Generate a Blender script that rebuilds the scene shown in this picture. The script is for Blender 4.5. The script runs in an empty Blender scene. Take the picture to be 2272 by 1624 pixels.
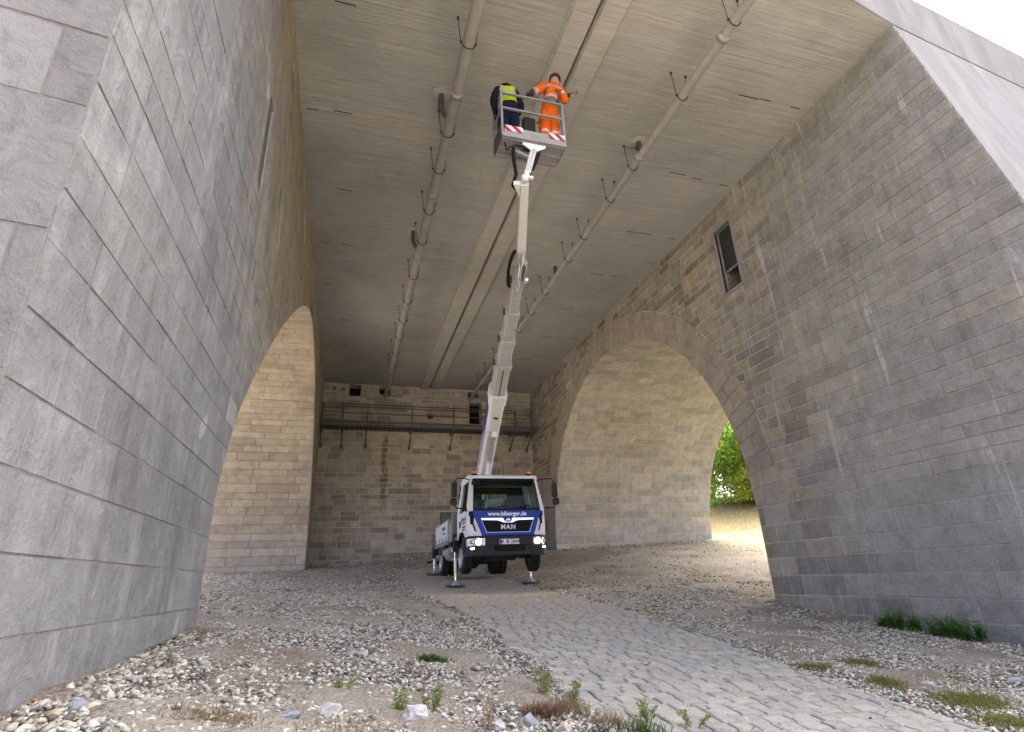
import bpy, bmesh, math, random
import numpy as np
from mathutils import Vector, Matrix, Euler
random.seed(7); RNG = np.random.default_rng(11)
SC = bpy.context.scene
COL = SC.collection
R = math.radians

# ------------------------------------------------------------------ camera
# world frame: camera eye at the origin, X right, Y along the bridge passage, Z up (metres)
PITCH, YAW, ROLL = 0.3697, 0.2983, -0.0423
def cam_axes():
    cp, sp, cy, sy, cr, sr = math.cos(PITCH), math.sin(PITCH), math.cos(YAW), math.sin(YAW), math.cos(ROLL), math.sin(ROLL)
    f = Vector((sy*cp, cy*cp, sp)); r = Vector((cy, -sy, 0)); u = r.cross(f)
    return cr*r + sr*u, -sr*r + cr*u, f
CR, CU, CF = cam_axes()
cam = bpy.data.cameras.new('camera'); cam_o = bpy.data.objects.new('camera', cam); COL.objects.link(cam_o)
m = Matrix((CR, CU, -CF)).transposed().to_4x4(); cam_o.matrix_world = m
cam.sensor_width = 36; cam.lens = 36*1211.0/2271.0; cam.clip_start = 0.05; cam.clip_end = 2000
SC.camera = cam_o

# ------------------------------------------------------------------ sky, sun, exposure (bright overcast day)
SUN_ELEV, SUN_AZ = R(58), R(38)          # azimuth: clockwise from +Y
world = bpy.data.worlds.new('World'); SC.world = world; world.use_nodes = True
wn = world.node_tree.nodes; wl = world.node_tree.links
sky = wn.new('ShaderNodeTexSky'); sky.sky_type = 'NISHITA'; sky.sun_disc = False
sky.sun_elevation = SUN_ELEV; sky.sun_rotation = SUN_AZ
sky.air_density = 0.25; sky.dust_density = 8.0; sky.ozone_density = 1.0
wl.new(sky.outputs[0], wn['Background'].inputs[0]); wn['Background'].inputs[1].default_value = 0.15
sun = bpy.data.lights.new('sun', 'SUN'); sun.energy = 0.5; sun.angle = R(20); sun.color = (1.0, 0.97, 0.91)
sun_o = bpy.data.objects.new('sun', sun); COL.objects.link(sun_o)
sd = Vector((math.sin(SUN_AZ)*math.cos(SUN_ELEV), math.cos(SUN_AZ)*math.cos(SUN_ELEV), math.sin(SUN_ELEV)))
sun_o.rotation_euler = sd.to_track_quat('Z', 'Y').to_euler(); sun_o.location = sd*60
SC.view_settings.view_transform = 'Standard'; SC.view_settings.look = 'None'
SC.view_settings.gamma = 1.0; SC.view_settings.exposure = 3.75
SC.render.engine = 'CYCLES'
SC.cycles.max_bounces = 10; SC.cycles.diffuse_bounces = 6; SC.cycles.glossy_bounces = 4
SC.cycles.transparent_max_bounces = 12; SC.cycles.caustics_reflective = False; SC.cycles.caustics_refractive = False
SC.cycles.sample_clamp_indirect = 6.0
SC.cycles.use_denoising = True

# ------------------------------------------------------------------ node material helper
class NM:
    def __init__(s, name):
        s.m = bpy.data.materials.new(name); s.m.use_nodes = True
        s.nt = s.m.node_tree; s.b = s.nt.nodes['Principled BSDF']
        s.out = s.nt.nodes['Material Output']
    def n(s, t, **kw):
        x = s.nt.nodes.new(t)
        for k, v in kw.items(): setattr(x, k, v)
        return x
    def l(s, a, b): s.nt.links.new(a, b)
    def setv(s, sock, v):
        if isinstance(v, bpy.types.NodeSocket): s.l(v, sock)
        elif isinstance(v, (tuple, list)) and len(v) == 3 and len(sock.default_value) == 4: sock.default_value = (*v, 1)
        else: sock.default_value = v
    def pos(s, scale=(1, 1, 1), obj=False, off=(0, 0, 0)):
        if obj: g = s.n('ShaderNodeTexCoord').outputs['Object']
        else: g = s.n('ShaderNodeNewGeometry').outputs['Position']
        mp = s.n('ShaderNodeMapping'); s.l(g, mp.inputs[0]); mp.inputs['Scale'].default_value = scale; mp.inputs['Location'].default_value = off
        return mp.outputs[0]
    def noise(s, vec, scale=1., detail=4., rough=.55, dist=0.):
        x = s.n('ShaderNodeTexNoise'); s.l(vec, x.inputs['Vector']); x.inputs['Scale'].default_value = scale
        x.inputs['Detail'].default_value = detail; x.inputs['Roughness'].default_value = rough; x.inputs['Distortion'].default_value = dist
        return x.outputs[0]
    def vor(s, vec, scale=1., feature='F1', out=0):
        x = s.n('ShaderNodeTexVoronoi', feature=feature); s.l(vec, x.inputs['Vector']); x.inputs['Scale'].default_value = scale
        return x.outputs[out]
    def ramp(s, fac, stops, interp='LINEAR'):
        x = s.n('ShaderNodeValToRGB'); s.l(fac, x.inputs[0]); cr = x.color_ramp; cr.interpolation = interp
        while len(cr.elements) > 1: cr.elements.remove(cr.elements[-1])
        for i, (p, c) in enumerate(stops):
            e = cr.elements[0] if i == 0 else cr.elements.new(p)
            e.position = p
            c = (c, c, c) if isinstance(c, (int, float)) else c
            e.color = (*c, 1)
        return x.outputs[0]
    def mix(s, fac, a, b, mode='MIX'):
        x = s.n('ShaderNodeMix', data_type='RGBA', blend_type=mode)
        s.setv(x.inputs[0], fac); s.setv(x.inputs[6], a); s.setv(x.inputs[7], b)
        return x.outputs[2]
    def math(s, op, a, b=0., c=0., clamp=False):
        x = s.n('ShaderNodeMath', operation=op, use_clamp=clamp)
        s.setv(x.inputs[0], a); s.setv(x.inputs[1], b); s.setv(x.inputs[2], c)
        return x.outputs[0]
    def smooth(s, v, lo, hi):
        x = s.n('ShaderNodeMapRange', interpolation_type='SMOOTHSTEP'); s.setv(x.inputs[0], v)
        x.inputs[1].default_value = lo; x.inputs[2].default_value = hi
        return x.outputs[0]
    def rnd(s):
        a = s.n('ShaderNodeObjectInfo').outputs['Random']; b = s.n('ShaderNodeNewGeometry').outputs['Random Per Island']
        return s.math('FRACT', s.math('ADD', a, b))
    def sep(s):
        x = s.n('ShaderNodeSeparateXYZ'); s.l(s.n('ShaderNodeNewGeometry').outputs['Position'], x.inputs[0]); return x.outputs
    def bump(s, h, strength=.5, dist=.02):
        x = s.n('ShaderNodeBump'); s.l(h, x.inputs['Height']); x.inputs['Strength'].default_value = strength; x.inputs['Distance'].default_value = dist
        s.l(x.outputs[0], s.b.inputs['Normal'])
    def fin(s, col=None, rough=.8, metal=0., spec=.3, emit=None, es=0.):
        if col is not None: s.setv(s.b.inputs['Base Color'], col)
        s.setv(s.b.inputs['Roughness'], rough); s.setv(s.b.inputs['Metallic'], metal); s.b.inputs['Specular IOR Level'].default_value = spec
        if emit: s.b.inputs['Emission Color'].default_value = (*emit, 1); s.b.inputs['Emission Strength'].default_value = es
        return s.m

def paint(name, col, rough=.45, metal=0., dirt=.25, spec=.4, dirtcol=(.16, .14, .11), scale=6.):
    q = NM(name); p = q.pos()
    f = q.math('MULTIPLY', q.smooth(q.noise(p, scale, 6, .65), .45, .75), dirt)
    c = q.mix(f, col, dirtcol)
    r = q.math('ADD', rough, q.math('MULTIPLY', f, .5))
    return q.fin(c, r, metal, spec)

# ------------------------------------------------------------------ mesh helper
class MB:
    def __init__(s): s.v = []; s.f = []; s.mi = []; s.sm = []
    def add(s, vs, fs, mi=0, smooth=False):
        o = len(s.v); s.v += [tuple(x) for x in vs]
        for f in fs: s.f.append([o+i for i in f]); s.mi.append(mi); s.sm.append(smooth)
        return s
    def box(s, c, d, rot=None, mi=0, bev=0.):
        hx, hy, hz = d[0]/2, d[1]/2, d[2]/2
        if bev > 0:
            bev = min(bev, hx*.9, hy*.9, hz*.9)
            bm = bmesh.new(); bmesh.ops.create_cube(bm, size=1)
            for v in bm.verts: v.co = Vector((v.co.x*d[0], v.co.y*d[1], v.co.z*d[2]))
            bmesh.ops.bevel(bm, geom=bm.edges[:], offset=bev, segments=2, profile=.5, affect='EDGES')
            vs = [v.co.copy() for v in bm.verts]; bm.verts.index_update(); fs = [[v.index for v in f.verts] for f in bm.faces]; bm.free()
        else:
            vs = [Vector((x, y, z)) for x in (-hx, hx) for y in (-hy, hy) for z in (-hz, hz)]
            fs = [(0, 1, 3, 2), (4, 6, 7, 5), (0, 4, 5, 1), (2, 3, 7, 6), (0, 2, 6, 4), (1, 5, 7, 3)]
        if rot is not None: vs = [rot @ v for v in vs]
        c = Vector(c)
        return s.add([v+c for v in vs], fs, mi)
    def b2(s, lo, hi, mi=0, bev=0.):
        lo, hi = Vector(lo), Vector(hi); return s.box((lo+hi)/2, hi-lo, None, mi, bev)
    def bar(s, a, b, w, h=None, up=(0, 0, 1), mi=0, bev=0.):
        a, b = Vector(a), Vector(b); h = h or w; z = (b-a); L = z.length; z = z/L
        up = Vector(up)
        x = up.cross(z)
        if x.length < 1e-4: x = Vector((1, 0, 0)).cross(z)
        x.normalize(); y = z.cross(x)
        return s.box((a+b)/2, (w, h, L), Matrix((x, y, z)).transposed(), mi, bev)
    def cyl(s, a, b, r, r2=None, n=16, mi=0, cap=True, smooth=True):
        a, b = Vector(a), Vector(b); r2 = r if r2 is None else r2
        z = (b-a).normalized(); x = z.orthogonal().normalized(); y = z.cross(x)
        vs = []
        for p, q in ((a, r), (b, r2)):
            vs += [p + q*(math.cos(2*math.pi*i/n)*x + math.sin(2*math.pi*i/n)*y) for i in range(n)]
        s.add(vs, [(i, (i+1) % n, n+(i+1) % n, n+i) for i in range(n)], mi, smooth)
        if cap: s.add(vs[:n][::-1], [list(range(n))], mi); s.add(vs[n:], [list(range(n))], mi)
        return s
    def tube(s, pts, r, n=8, mi=0, cap=True):
        pts = [Vector(p) for p in pts]; N = len(pts); rs = r if isinstance(r, (list, tuple)) else [r]*N
        vs = []; x = None
        for i, p in enumerate(pts):
            t = (pts[min(i+1, N-1)] - pts[max(i-1, 0)]).normalized()
            if x is None: x = t.orthogonal().normalized()
            x = (x - t*x.dot(t)).normalized(); y = t.cross(x)
            vs += [p + rs[i]*(math.cos(2*math.pi*k/n)*x + math.sin(2*math.pi*k/n)*y) for k in range(n)]
        fs = [(i*n+k, i*n+(k+1) % n, (i+1)*n+(k+1) % n, (i+1)*n+k) for i in range(N-1) for k in range(n)]
        s.add(vs, fs, mi, True)
        if cap: s.add(vs[:n][::-1], [list(range(n))], mi); s.add(vs[-n:], [list(range(n))], mi)
        return s
    def lathe(s, prof, c, axis=(0, 0, 1), n=20, mi=0, smooth=True):
        z = Vector(axis).normalized(); x = z.orthogonal().normalized(); y = z.cross(x); c = Vector(c); m = len(prof)
        vs = [c + z*h + r*(math.cos(2*math.pi*i/n)*x + math.sin(2*math.pi*i/n)*y) for i in range(n) for r, h in prof]
        fs = [(i*m+j, ((i+1) % n)*m+j, ((i+1) % n)*m+j+1, i*m+j+1) for i in range(n) for j in range(m-1)]
        return s.add(vs, fs, mi, smooth)
    def prism(s, poly, d0, d1, fmap=None, mi=0, inset=0.):
        """poly: 2-D outline, extruded d0..d1; fmap(u, v, d) -> 3-D"""
        fmap = fmap or (lambda u, v, d: (u, v, d)); n = len(poly)
        vs = [fmap(u, v, d0) for u, v in poly] + [fmap(u, v, d1) for u, v in poly]
        return s.add(vs, [list(range(n))[::-1], list(range(n, 2*n))] + [(i, (i+1) % n, n+(i+1) % n, n+i) for i in range(n)], mi)
    def mesh(s, name):
        me = bpy.data.meshes.new(name); me.from_pydata(s.v, [], s.f)
        me.polygons.foreach_set('material_index', s.mi); me.polygons.foreach_set('use_smooth', s.sm)
        return me
    def build(s, name, mats, parent=None, recalc=True, inv=None):
        me = s.mesh(name)
        if inv is not None: me.transform(inv)
        if recalc:
            bm = bmesh.new(); bm.from_mesh(me); bmesh.ops.recalc_face_normals(bm, faces=bm.faces[:]); bm.to_mesh(me); bm.free()
        return link(name, me, mats, parent)
def link(name, me, mats, parent=None):
    for x in (mats if isinstance(mats, (list, tuple)) else [mats]): me.materials.append(x)
    o = bpy.data.objects.new(name, me); COL.objects.link(o)
    if parent is not None: o.parent = parent
    return o
def empty(name, loc=(0, 0, 0), rz=0.):
    o = bpy.data.objects.new(name, None); COL.objects.link(o); o.location = loc; o.rotation_euler = (0, 0, rz); o.empty_display_size = .3
    return o
def tag(o, label=None, cat=None, group=None, kind=None):
    if label: o['label'] = label
    if cat: o['category'] = cat
    if group: o['group'] = group
    if kind: o['kind'] = kind
    return o
def npmesh(name, V, F, mats, parent=None, smooth=False):
    me = bpy.data.meshes.new(name); V = np.asarray(V, np.float32); F = np.asarray(F, np.int32); k = F.shape[1]
    me.vertices.add(len(V)); me.vertices.foreach_set('co', V.ravel())
    me.loops.add(F.size); me.loops.foreach_set('vertex_index', F.ravel())
    me.polygons.add(len(F)); me.polygons.foreach_set('loop_start', np.arange(0, F.size, k, dtype=np.int32)); me.polygons.foreach_set('loop_total', np.full(len(F), k, np.int32))
    if smooth: me.polygons.foreach_set('use_smooth', np.ones(len(F), bool))
    me.update(calc_edges=True); me.validate()
    return link(name, me, mats, parent)
def text_mesh(body, size, extrude=.002, offset=0., align='CENTER', shear=0., spacing=1.):
    cu = bpy.data.curves.new('t', 'FONT'); cu.body = body; cu.size = size; cu.extrude = extrude; cu.offset = offset
    cu.align_x = align; cu.align_y = 'CENTER'; cu.shear = shear; cu.space_character = spacing; cu.resolution_u = 3
    o = bpy.data.objects.new('t', cu); COL.objects.link(o)
    dg = bpy.context.evaluated_depsgraph_get(); me = bpy.data.meshes.new_from_object(o.evaluated_get(dg))
    bpy.data.objects.remove(o); bpy.data.curves.remove(cu)
    return me
def lettering(body, size, origin, u, v, mat, parent, inv=None, **kw):
    """flat lettering: text baseline along u, up along v, centred on origin"""
    me = text_mesh(body, size, **kw); me.name = 'lettering'
    u = Vector(u).normalized(); v = Vector(v).normalized(); n = u.cross(v)
    M = Matrix((u, v, n)).transposed().to_4x4(); M.translation = Vector(origin)
    if inv is not None: M = inv @ M
    me.transform(M); me.materials.clear()
    return link('lettering', me, mat, parent)
def screen(p):
    """pixel position (2271-wide frame) - used only to rank which pieces show largest"""
    p = Vector(p); d = p.dot(CF)
    if d < .2: return None
    return (1135.5 + 1211*p.dot(CR)/d, 812 - 1211*p.dot(CU)/d)
# ------------------------------------------------------------------ ground height (thin-plate through measured base points)
GP = np.array([(-1.46,7.27,-.34),(-1.46,4.82,-.43),(-1.46,3.3,-.48),(-4,3,-.45),(-5,8,-.3),(-5,16,.15),
 (9.25,11,-.68),(9.25,9.45,-.89),(9.25,8.06,-1.04),(9.25,6.22,-1.16),(9.25,4,-1.3),(13,4,-1.3),(17,6,-1.0),
 (-1.6,27,.82),(2.8,27,1.02),(9.15,26,1.16),(9.2,24.4,1.1),(17.3,24.2,1.36),(13.5,24.3,1.24),(-5,25,.62),(-9,24,.6),
 (3.05,16.5,-.2),(5.4,16.9,-.16),(3.1,20.9,.2),(5.5,20.9,.22),(4.2,14.5,-.36),(0,16,-.1),(0,10,-.35),
 (0,4,-.72),(1.2,4.3,-.93),(2.65,4.56,-1.08),(5.7,4.05,-1.32),(0,0,-1.15),(3,0,-1.4),(8,0,-1.5),(-3,0,-.8),(3,-6,-1.6),(-8,-4,-.8),(12,-4,-1.5),
 (13,13,-.35),(13,18,.35),(17.5,17,.45),(18,11,-.3),(20,21,.95),(22,28,1.95),(25,31,2.8),(29,36,4.5),(33,40,5.6),(36,30,3.6),(30,20,1.3),(28,10,.2),(20,34,2.4),
 (4.5,10,-.62),(6.8,13,-.42),(2.6,8,-.72),(6,7,-1.02),(-14,12,.2),(-14,30,1.2)], float)
def _tpsK(d): return np.where(d > 1e-9, d*d*np.log(np.maximum(d, 1e-9)), 0.)
def _tps():
    n = len(GP); D = np.linalg.norm(GP[:, None, :2]-GP[None, :, :2], axis=2)
    A = np.zeros((n+3, n+3)); A[:n, :n] = _tpsK(D) + 0.25*np.eye(n); A[:n, n] = 1; A[:n, n+1:] = GP[:, :2]; A[n, :n] = 1; A[n+1:, :n] = GP[:, :2].T
    return np.linalg.solve(A, np.concatenate([GP[:, 2], np.zeros(3)]))
_W = _tps()
def ground_z(x, y):
    x = np.asarray(x, float); y = np.asarray(y, float)
    cx = np.clip(x, -16, 38); cy = np.clip(y, -8, 44)
    d = np.sqrt((cx[..., None]-GP[:, 0])**2 + (cy[..., None]-GP[:, 1])**2)
    z = _tpsK(d)@_W[:-3] + _W[-3] + _W[-2]*cx + _W[-1]*cy
    return z
def gz(x, y): return float(ground_z(np.array([x]), np.array([y]))[0])
# ------------------------------------------------------------------ main dimensions
XL, XR, YB, ZC = -1.464, 9.254, 27.01, 9.40        # side walls, end wall, soffit (relative to the eye)
AY, AZ, AR, AO = 17.70, 1.30, 6.70, 7.60           # right arch: centre, springing, intrados and extrados radius
RT = 8.25                                           # depth of the right pier passage
LT = 3.7                                            # depth of the left pier passage
def portal_y(x): return 4.86 + .16*(x-XR) if x < XR else 4.86 + .10*(x-XR)

# ------------------------------------------------------------------ stone, concrete and ground materials
def stone_mat(name, pal, near=None, warm=(.0, .0), bump=.6, streak=.0, spots=.5, lime=0., stain=False):
    q = NM(name); p = q.pos(); r = q.rnd()
    n = len(pal); c = q.ramp(r, [(i/n, x) for i, x in enumerate(pal)], 'CONSTANT')
    big = q.noise(p, .35, 3, .5); mid = q.noise(p, 3.2, 6, .62, .4); fine = q.noise(p, 28, 5, .7)
    if near is not None:                                 # greyer towards the open portal: weathering plus cool daylight put into the colour
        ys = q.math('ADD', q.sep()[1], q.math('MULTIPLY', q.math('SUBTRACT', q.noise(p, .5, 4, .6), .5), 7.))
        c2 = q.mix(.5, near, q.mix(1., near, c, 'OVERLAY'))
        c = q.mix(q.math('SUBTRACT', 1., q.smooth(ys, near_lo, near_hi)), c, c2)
    c = q.mix(q.math('MULTIPLY', q.smooth(mid, .35, .75), .55), c, q.mix(1., c, (.52, .5, .47), 'MULTIPLY'))
    c = q.mix(q.math('MULTIPLY', q.smooth(big, .4, .7), .3), c, q.mix(1., c, (.6, .6, .62), 'MULTIPLY'))
    c = q.mix(q.math('MULTIPLY', q.smooth(fine, .52, .72), spots), c, q.mix(1., c, (1.5, 1.47, 1.42), 'MULTIPLY'))
    c = q.mix(q.math('MULTIPLY', q.smooth(fine, .5, .3), spots), c, q.mix(1., c, (.62, .6, .58), 'MULTIPLY'))
    tx = q.noise(p, 11, 6, .72, .3); c = q.mix(q.math('MULTIPLY', q.smooth(tx, .53, .72), .5), c, q.mix(1., c, (1.42, 1.4, 1.36), 'MULTIPLY')); c = q.mix(q.math('MULTIPLY', q.smooth(tx, .46, .3), .55), c, q.mix(1., c, (.56, .54, .52), 'MULTIPLY'))
    if streak:
        st = q.noise(q.pos((2.6, 2.6, .16)), 1.6, 5, .6, .6)
        c = q.mix(q.math('MULTIPLY', q.smooth(st, .5, .72), streak), c, q.mix(1., c, (1.55, 1.55, 1.55), 'MULTIPLY'))
        st2 = q.noise(q.pos((3.5, 3.5, .2), off=(9, 4, 0)), 1.3, 5, .6, .6)
        c = q.mix(q.math('MULTIPLY', q.smooth(st2, .52, .75), streak), c, q.mix(1., c, (.55, .54, .52), 'MULTIPLY'))
    if lime:                                             # pale lime runs below joints
        la = q.noise(q.pos((5.5, 5.5, .35), off=(3, 1, 5)), 1.0, 3, .5)
        lb = q.noise(p, .8, 2, .5)
        f = q.math('MULTIPLY', q.math('MULTIPLY', q.smooth(la, .62, .70), q.smooth(lb, .46, .60)), lime)
        c = q.mix(f, c, (.62, .62, .63))
    if stain:                                            # brown run-off stain below a drain outlet
        sx3 = q.sep(); dx = q.math('ABSOLUTE', q.math('ADD', q.math('SUBTRACT', sx3[0], 1.62), q.math('MULTIPLY', q.math('SUBTRACT', q.noise(p, 1.6, 3, .6), .5), .5)))
        f = q.math('MULTIPLY', q.math('MULTIPLY', q.smooth(dx, .22, .05), q.smooth(sx3[2], 2.4, 4.2)), q.smooth(sx3[2], 7.0, 6.6))
        c = q.mix(q.math('MULTIPLY', f, .75), c, (.10, .062, .035))
    h = q.math('ADD', q.math('MULTIPLY', mid, .8), q.math('ADD', q.math('MULTIPLY', fine, .5), q.math('MULTIPLY', q.noise(p, 9, 5, .7, .5), .7)))
    q.bump(h, bump, .035)
    return q.fin(c, .88, 0, .2)
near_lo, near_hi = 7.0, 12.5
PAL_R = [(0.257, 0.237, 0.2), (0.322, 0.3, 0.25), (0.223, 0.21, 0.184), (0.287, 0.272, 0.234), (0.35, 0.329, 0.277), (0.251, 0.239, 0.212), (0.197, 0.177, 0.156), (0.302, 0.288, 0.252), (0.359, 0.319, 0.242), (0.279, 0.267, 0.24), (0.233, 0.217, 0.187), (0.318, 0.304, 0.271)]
PAL_B = [(0.37, 0.34, 0.281), (0.443, 0.411, 0.341), (0.317, 0.294, 0.254), (0.405, 0.38, 0.324), (0.365, 0.348, 0.301), (0.284, 0.252, 0.222), (0.451, 0.392, 0.294), (0.393, 0.372, 0.32), (0.343, 0.325, 0.283), (0.258, 0.229, 0.208), (0.42, 0.395, 0.34), (0.442, 0.427, 0.373), (0.344, 0.318, 0.268)]
PAL_I = [(0.483, 0.452, 0.389), (0.531, 0.498, 0.43), (0.444, 0.421, 0.369), (0.508, 0.478, 0.413), (0.469, 0.445, 0.39), (0.56, 0.53, 0.464), (0.416, 0.389, 0.339), (0.478, 0.432, 0.355), (0.529, 0.503, 0.444), (0.414, 0.409, 0.378), (0.54, 0.503, 0.433), (0.477, 0.452, 0.394), (0.513, 0.485, 0.427), (0.46, 0.386, 0.335), (0.491, 0.465, 0.407), (0.458, 0.439, 0.386)]
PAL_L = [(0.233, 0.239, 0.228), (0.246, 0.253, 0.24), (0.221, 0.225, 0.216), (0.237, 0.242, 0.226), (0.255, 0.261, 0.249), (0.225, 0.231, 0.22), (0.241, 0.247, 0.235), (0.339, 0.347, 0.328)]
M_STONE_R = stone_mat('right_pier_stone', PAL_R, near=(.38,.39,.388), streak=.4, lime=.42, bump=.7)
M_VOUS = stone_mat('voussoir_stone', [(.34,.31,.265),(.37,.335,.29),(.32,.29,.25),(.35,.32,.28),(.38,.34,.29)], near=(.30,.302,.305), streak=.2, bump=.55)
M_STONE_B = stone_mat('end_wall_stone', PAL_B, bump=.7, streak=.15, stain=True)
M_STONE_I = stone_mat('arch_lining_stone', PAL_I, bump=.6, streak=.0, spots=.35)
def left_mat():
    q = NM('left_pier_stone'); p = q.pos(); r = q.rnd()
    c = q.ramp(r, [(i/8*1.1, x) for i, x in enumerate(PAL_L)], 'CONSTANT')
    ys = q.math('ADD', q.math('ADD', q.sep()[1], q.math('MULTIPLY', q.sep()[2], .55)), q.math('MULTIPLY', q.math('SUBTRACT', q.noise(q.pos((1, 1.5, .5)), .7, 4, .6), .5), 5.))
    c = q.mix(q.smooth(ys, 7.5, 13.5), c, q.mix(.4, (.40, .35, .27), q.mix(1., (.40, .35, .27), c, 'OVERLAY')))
    a = q.noise(q.pos((3, 2.2, .28)), 1.1, 6, .62, .7); b = q.noise(p, .55, 5, .6, .5); f = q.noise(p, 24, 5, .7); d = q.noise(p, 5, 6, .65, .5)
    c = q.mix(q.math('MULTIPLY', q.smooth(a, .5, .72), .5), c, q.mix(1., c, (1.55, 1.54, 1.5), 'MULTIPLY'))
    c = q.mix(q.math('MULTIPLY', q.smooth(a, .49, .28), .45), c, q.mix(1., c, (.58, .565, .55), 'MULTIPLY'))
    c = q.mix(q.math('MULTIPLY', q.smooth(b, .42, .7), .4), c, q.mix(1., c, (.62, .61, .62), 'MULTIPLY'))
    c = q.mix(q.math('MULTIPLY', q.smooth(q.noise(q.pos((1.6, 1.6, .9), off=(7, 2, 1)), .9, 2, .4), .69, .72), .5), c, (.52, .52, .51))
    c = q.mix(q.math('MULTIPLY', q.smooth(d, .5, .7), .5), c, q.mix(1., c, (1.45, 1.44, 1.42), 'MULTIPLY')); c = q.mix(q.math('MULTIPLY', q.smooth(d, .46, .3), .5), c, q.mix(1., c, (.6, .59, .57), 'MULTIPLY'))
    g2 = q.noise(p, 1.5, 6, .68, 1.); c = q.mix(q.math('MULTIPLY', q.smooth(g2, .5, .7), .5), c, q.mix(1., c, (1.4, 1.4, 1.38), 'MULTIPLY')); c = q.mix(q.math('MULTIPLY', q.smooth(g2, .45, .3), .4), c, q.mix(1., c, (.68, .67, .65), 'MULTIPLY'))
    c = q.mix(q.math('MULTIPLY', q.smooth(f, .5, .72), .35), c, q.mix(1., c, (1.35, 1.35, 1.33), 'MULTIPLY'))
    h = q.math('ADD', q.math('MULTIPLY', a, .9), q.math('ADD', q.math('MULTIPLY', d, .8), q.math('MULTIPLY', f, .35)))
    q.bump(q.math('ADD', h, q.math('MULTIPLY', q.noise(q.pos((1.6, 1.6, .35)), 1.5, 6, .62, .4), 2.0)), .7, .045); return q.fin(c, .9, 0, .2)
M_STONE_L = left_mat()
M_STONE_LI = stone_mat('left_arch_lining_stone', [(.44,.39,.31),(.47,.42,.345),(.42,.37,.30),(.45,.405,.33),(.49,.44,.36),(.40,.35,.28)], bump=.7, spots=.3)
def mortar(name, col, near=None):
    q = NM(name); p = q.pos(); n = q.noise(p, 14, 5, .7)
    if near: col = q.mix(q.smooth(q.math('ADD', q.sep()[1], q.math('MULTIPLY', q.noise(p, .6, 4, .6), 5.)), 14., 10.), col, near)
    c = q.mix(q.smooth(n, .35, .7), q.mix(1., col, (.7, .68, .65), 'MULTIPLY'), col); q.bump(n, .5, .02); return q.fin(c, .95, 0, .1)
M_MORTAR = mortar('lime_mortar', (.54, .515, .47), (.37, .37, .375)); M_MORTAR_I = mortar('pale_mortar', (.66, .63, .57)); M_MORTAR_L = mortar('grey_mortar', (.25, .248, .243))
def concrete(name, col, grain=1.):
    q = NM(name); p = q.pos()
    a = q.noise(q.pos((.45, 9., 1)), 1.5, 7, .68, .35); b = q.noise(q.pos((.3, 22., 1), off=(4, 1, 0)), 1.2, 5, .7, .2); w = q.noise(p, .28, 4, .6, .3); s = q.noise(p, 2.2, 5, .65, .6); f = q.noise(p, 40, 4, .7)
    c = q.mix(q.math('MULTIPLY', q.smooth(a, .46, .74), .75*grain), col, q.mix(1., col, (1.75, 1.68, 1.58), 'MULTIPLY'))
    c = q.mix(q.math('MULTIPLY', q.smooth(b, .5, .32), .8*grain), c, q.mix(1., c, (.5, .48, .46), 'MULTIPLY'))
    c = q.mix(q.math('MULTIPLY', q.smooth(w, .4, .65), .5), c, q.mix(1., c, (.68, .68, .68), 'MULTIPLY'))
    c = q.mix(q.math('MULTIPLY', q.smooth(w, .42, .28), .4), c, q.mix(1., c, (1.3, 1.16, 1.02), 'MULTIPLY'))
    c = q.mix(q.math('MULTIPLY', q.smooth(s, .6, .78), .35), c, q.mix(1., c, (1.55, 1.5, 1.45), 'MULTIPLY'))
    c = q.mix(q.math('MULTIPLY', q.smooth(f, .55, .7), .3), c, q.mix(1., c, (1.4, 1.4, 1.4), 'MULTIPLY'))
    mo_ = q.noise(p, 1.1, 6, .7, .8); c = q.mix(q.math('MULTIPLY', q.smooth(mo_, .5, .7), .35), c, q.mix(1., c, (.72, .71, .70), 'MULTIPLY')); c = q.mix(q.math('MULTIPLY', q.smooth(mo_, .45, .3), .3), c, q.mix(1., c, (1.28, 1.25, 1.2), 'MULTIPLY'))
    q.bump(q.math('ADD', q.math('MULTIPLY', b, 1.2), q.math('ADD', a, q.math('MULTIPLY', f, .3))), .8, .03)
    return q.fin(c, .9, 0, .2)
M_SOFFIT = concrete('board_marked_concrete', (.395, .398, .38), .45); M_RIB = concrete('joint_rib_concrete', (.44, .435, .41), .45)
def facing():
    q = NM('portal_facing_render'); p = q.pos()
    a = q.noise(q.pos((2.2, 2.2, .5)), 1.0, 6, .6, .6); f = q.noise(p, 18, 5, .7); b = q.noise(p, .5, 4, .6)
    cr = q.vor(q.pos((.5, .5, .8)), .9, 'DISTANCE_TO_EDGE')
    c = q.mix(q.smooth(a, .35, .7), (.22, .221, .217), (.29, .291, .286)); c = q.mix(q.math('MULTIPLY', q.smooth(b, .45, .7), .4), c, (.22, .225, .235))
    c = q.mix(q.math('MULTIPLY', q.smooth(cr, .008, .002), .12), c, (.1, .1, .1))
    q.bump(q.math('ADD', a, q.math('MULTIPLY', f, .4)), .6, .03); return q.fin(c, .9, 0, .2)
M_FACING = facing()
M_VOID = NM('dark_void').fin((.012, .012, .014), .9, 0, .1)
M_GALV = paint('galvanised_steel', (.30, .31, .32), .5, .6, .4); M_STEEL_D = paint('dull_dark_steel', (.085, .085, .085), .6, .4, .4)
M_PIPE = paint('weathered_pipe', (.33, .325, .31), .6, .1, .45, .3, (.25, .22, .19), 3.)
M_IRON = paint('rusty_iron', (.05, .04, .035), .75, .3, .5, dirtcol=(.1, .05, .03))

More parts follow.
